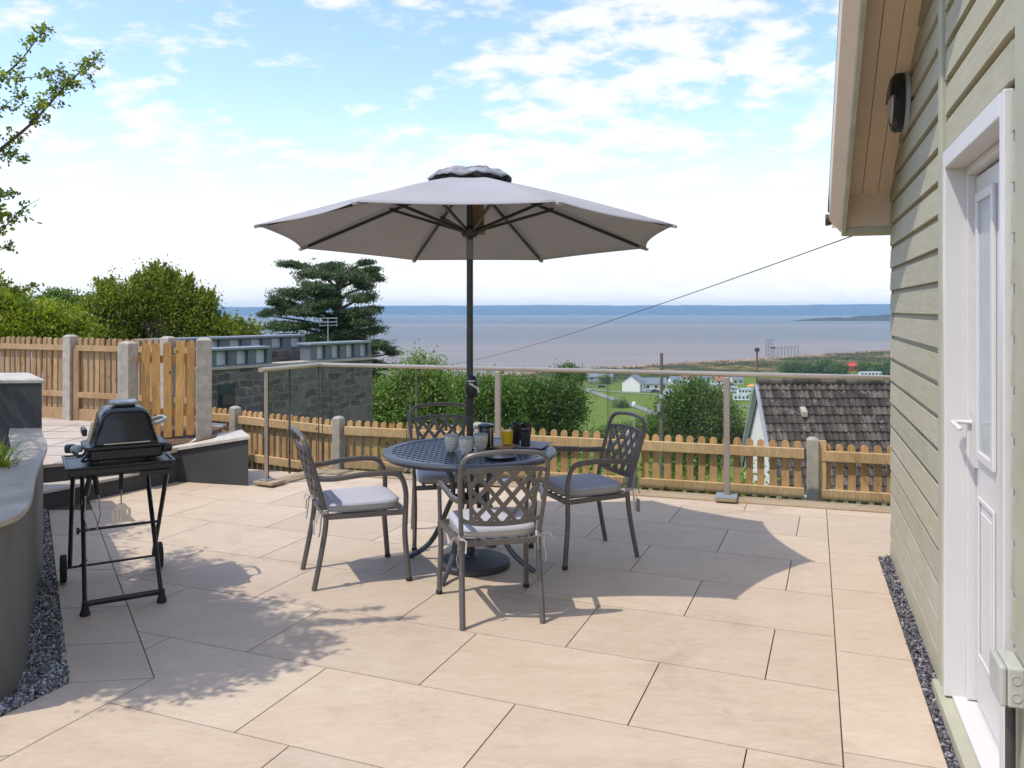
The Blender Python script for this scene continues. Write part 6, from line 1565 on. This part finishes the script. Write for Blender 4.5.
MB().box((-1.8, -1.5, 0), (1.8, 1.5, 1.6)).build('wall', M['whitepaint'], of); MB().add([(-2.1,-1.8,1.61),(2.1,-1.8,1.61),(2.1,1.8,1.61),(-2.1,1.8,1.61),(0,0,2.9)], [(0,3,2,1),(0,1,4),(1,2,4),(2,3,4),(3,0,4)]).build('roof', M['orange'], of)
def car(label, px, py, col, rot):
    x, y = gpt(px, py); t = thing('parked_car', label, 'car', (x, y, gz(x, y)), R(rot), 'cars parked by the white house')
    prof = [(-2.1, 0.35), (2.1, 0.35), (2.12, 0.75), (1.25, 0.95), (0.7, 1.42), (-1.1, 1.45), (-1.85, 0.98), (-2.12, 0.85)]
    mb = MB(); mb.add([(a, -0.85, b) for a, b in prof]+[(a, 0.85, b) for a, b in prof], [tuple(range(8)), tuple(reversed(range(8, 16)))]+[(i, (i+1) % 8, 8+(i+1) % 8, 8+i) for i in range(8)])
    mb.build('body', simple('car_paint', col, 0.3), t, bevel=0.06)
    for sx in (-1.3, 1.3):
        MB().lathe([(0.0, -0.88), (0.33, -0.88), (0.33, 0.88), (0.0, 0.88)], c=(sx, 0, 0.33), seg=14, axis='y').build('wheel', M['rubber'], t)
    MB().box((-0.9, -0.87, 0.98), (0.75, -0.852, 1.32)).build('side_window', M['darkwin'], t)
car('dark blue car parked at the right end of the white house', 655, 392.3, (0.02, 0.04, 0.12), 5)
car('silver car parked left of the dark blue car', 648, 392.6, (0.4, 0.42, 0.44), 0)
car('black car at the edge of the road left of the white gable', 602, 388, (0.02, 0.02, 0.025), -8)

# poles, lamp, wire
def pole(label, px, d, topy, r_):
    p = atd(px, topy, d); b = gz(p.x, p.y)-0.3; t = thing('utility_pole', label, 'pole', (p.x, p.y, b)); h = p.z-b
    MB().tube([(0, 0, 0), (0, 0, h*0.6), (0, 0, h)], [r_*1.15, r_, r_*0.82], 12).build('mast', M['poletimber'], t, smooth=True)
    return t, h
t, h = pole('tall timber telegraph pole rising above the handrail beside the round tree', 661.5, 45, 353, 0.105)
MB().lathe([(0.11, -0.5), (0.13, -0.48), (0.13, -0.3), (0.11, -0.28)], c=(0, 0, h-2.0), seg=12).build('clamp', M['greytrim'], t)
MB().box((-0.24, -0.20, h-3.2), (-0.10, -0.05, h-2.8)).build('terminal_box', M['greytrim'], t)
t, h = pole('slim dark pole with a lamp arm standing behind the tiled house ridge', 757, 60, 348, 0.085)
MB().box((-0.15, -0.1, h-0.25), (0.15, 0.1, h)).build('cap_box', M['gutterblack'], t); MB().tube([(0, 0, h-0.1), (0.25, 0, h+0.18), (0.4, 0, h+0.2)], 0.03, 6).build('lamp_arm', M['greytrim'], t)
t, h = pole('thin pole half hidden in the light green tree behind the back chair', 416.5, 33, 366, 0.05)
p = atd(634, 402, 55); b = gz(p.x, p.y)-0.2; sl2 = thing('street_lamp', 'white capped street lamp at the corner of the green field', 'street lamp', (p.x, p.y, b)); h = p.z-b
MB().tube([(0, 0, 0), (0, 0, h-0.35)], 0.05, 8).build('column', M['greytrim'], sl2, smooth=True)
MB().lathe([(0.05, -0.36), (0.12, -0.30), (0.14, -0.12), (0.10, 0.0), (0.0, 0.03)], c=(0, 0, h), seg=12).build('lantern', M['caravan'], sl2, smooth=True)
a = atd(855, 235, 5.62); b = atd(416.5, 366, 33); pts = []
for i in range(41):
    q = i/40; v = a.lerp(b, q); v.z -= 4*0.28*q*(1-q); pts.append(v)
o = MB().tube(pts, 0.0042, 6).build('overhead_cable', M['gutterblack'], smooth=True); tag(o, 'black overhead cable sloping from the house eaves down to the left across the sea', 'cable')

# jetty
x, y = gpt(771, 357); jt = thing('jetty', 'spindly dark jetty with scaffold tower running out over the beach', 'jetty', (x, y, -43.4)); sc_ = y/820
tw = MB(); hT = 16*sc_+2
for dx in (0, 3.0*sc_, 6.0*sc_):
    for dy in (0, 4): tw.tube([(dx-4*sc_, dy, -1), (dx-4*sc_, dy, hT)], 0.16, 5)
for k in range(5):
    z = hT*(k+0.6)/5; tw.tube([(-4*sc_, 0, z), (2*sc_, 0, z)], 0.10, 4)
    tw.tube([(-4*sc_, 0, z), (-1*sc_, 0, z-hT/5)], 0.08, 4)
tw.box((0.5*sc_, -1, 7.2*sc_+1), (4.0*sc_, 3, 9.2*sc_+1)); tw.build('scaffold_tower', M['jettygrey'], jt)
dk = MB(); dk.bar((2*sc_, 2, 8.2*sc_), (43*sc_, 40, 8.2*sc_), 1.6, 0.22)
dk.bar((2*sc_, 1, 9.4*sc_), (40*sc_, 39, 9.4*sc_), 0.12, 0.12); dk.build('deck', M['jettygrey'], jt)
for k in range(8):
    dx = (6+k*5.0)*sc_; dk2 = MB().tube([(dx, 2+dx*0.9, -2), (dx, 2+dx*0.9, 11*sc_)], 0.13, 5); dk2.tube([(dx, 4+dx*0.9, -2), (dx, 4+dx*0.9, 8.2*sc_)], 0.12, 5); dk2.build('pile', M['jettygrey'], jt)

# ------------------------------------------------------------------ haze
hzm = bpy.data.materials.new('haze_air'); hzm.use_nodes = True; t = hzm.node_tree
for n in list(t.nodes): t.nodes.remove(n)
pv = t.nodes.new('ShaderNodeVolumePrincipled'); pv.inputs['Color'].default_value = (0.56, 0.80, 1.0, 1); pv.inputs['Density'].default_value = 1.15e-4; pv.inputs['Anisotropy'].default_value = 0.0
mo = t.nodes.new('ShaderNodeOutputMaterial'); t.links.new(pv.outputs[0], mo.inputs['Volume'])
hb_ = MB().box((-9500, -2600, -62), (9500, 8400, 60)); o = hb_.build('haze', hzm); struct(o, 'stuff')
S.cycles.volume_bounces = 0
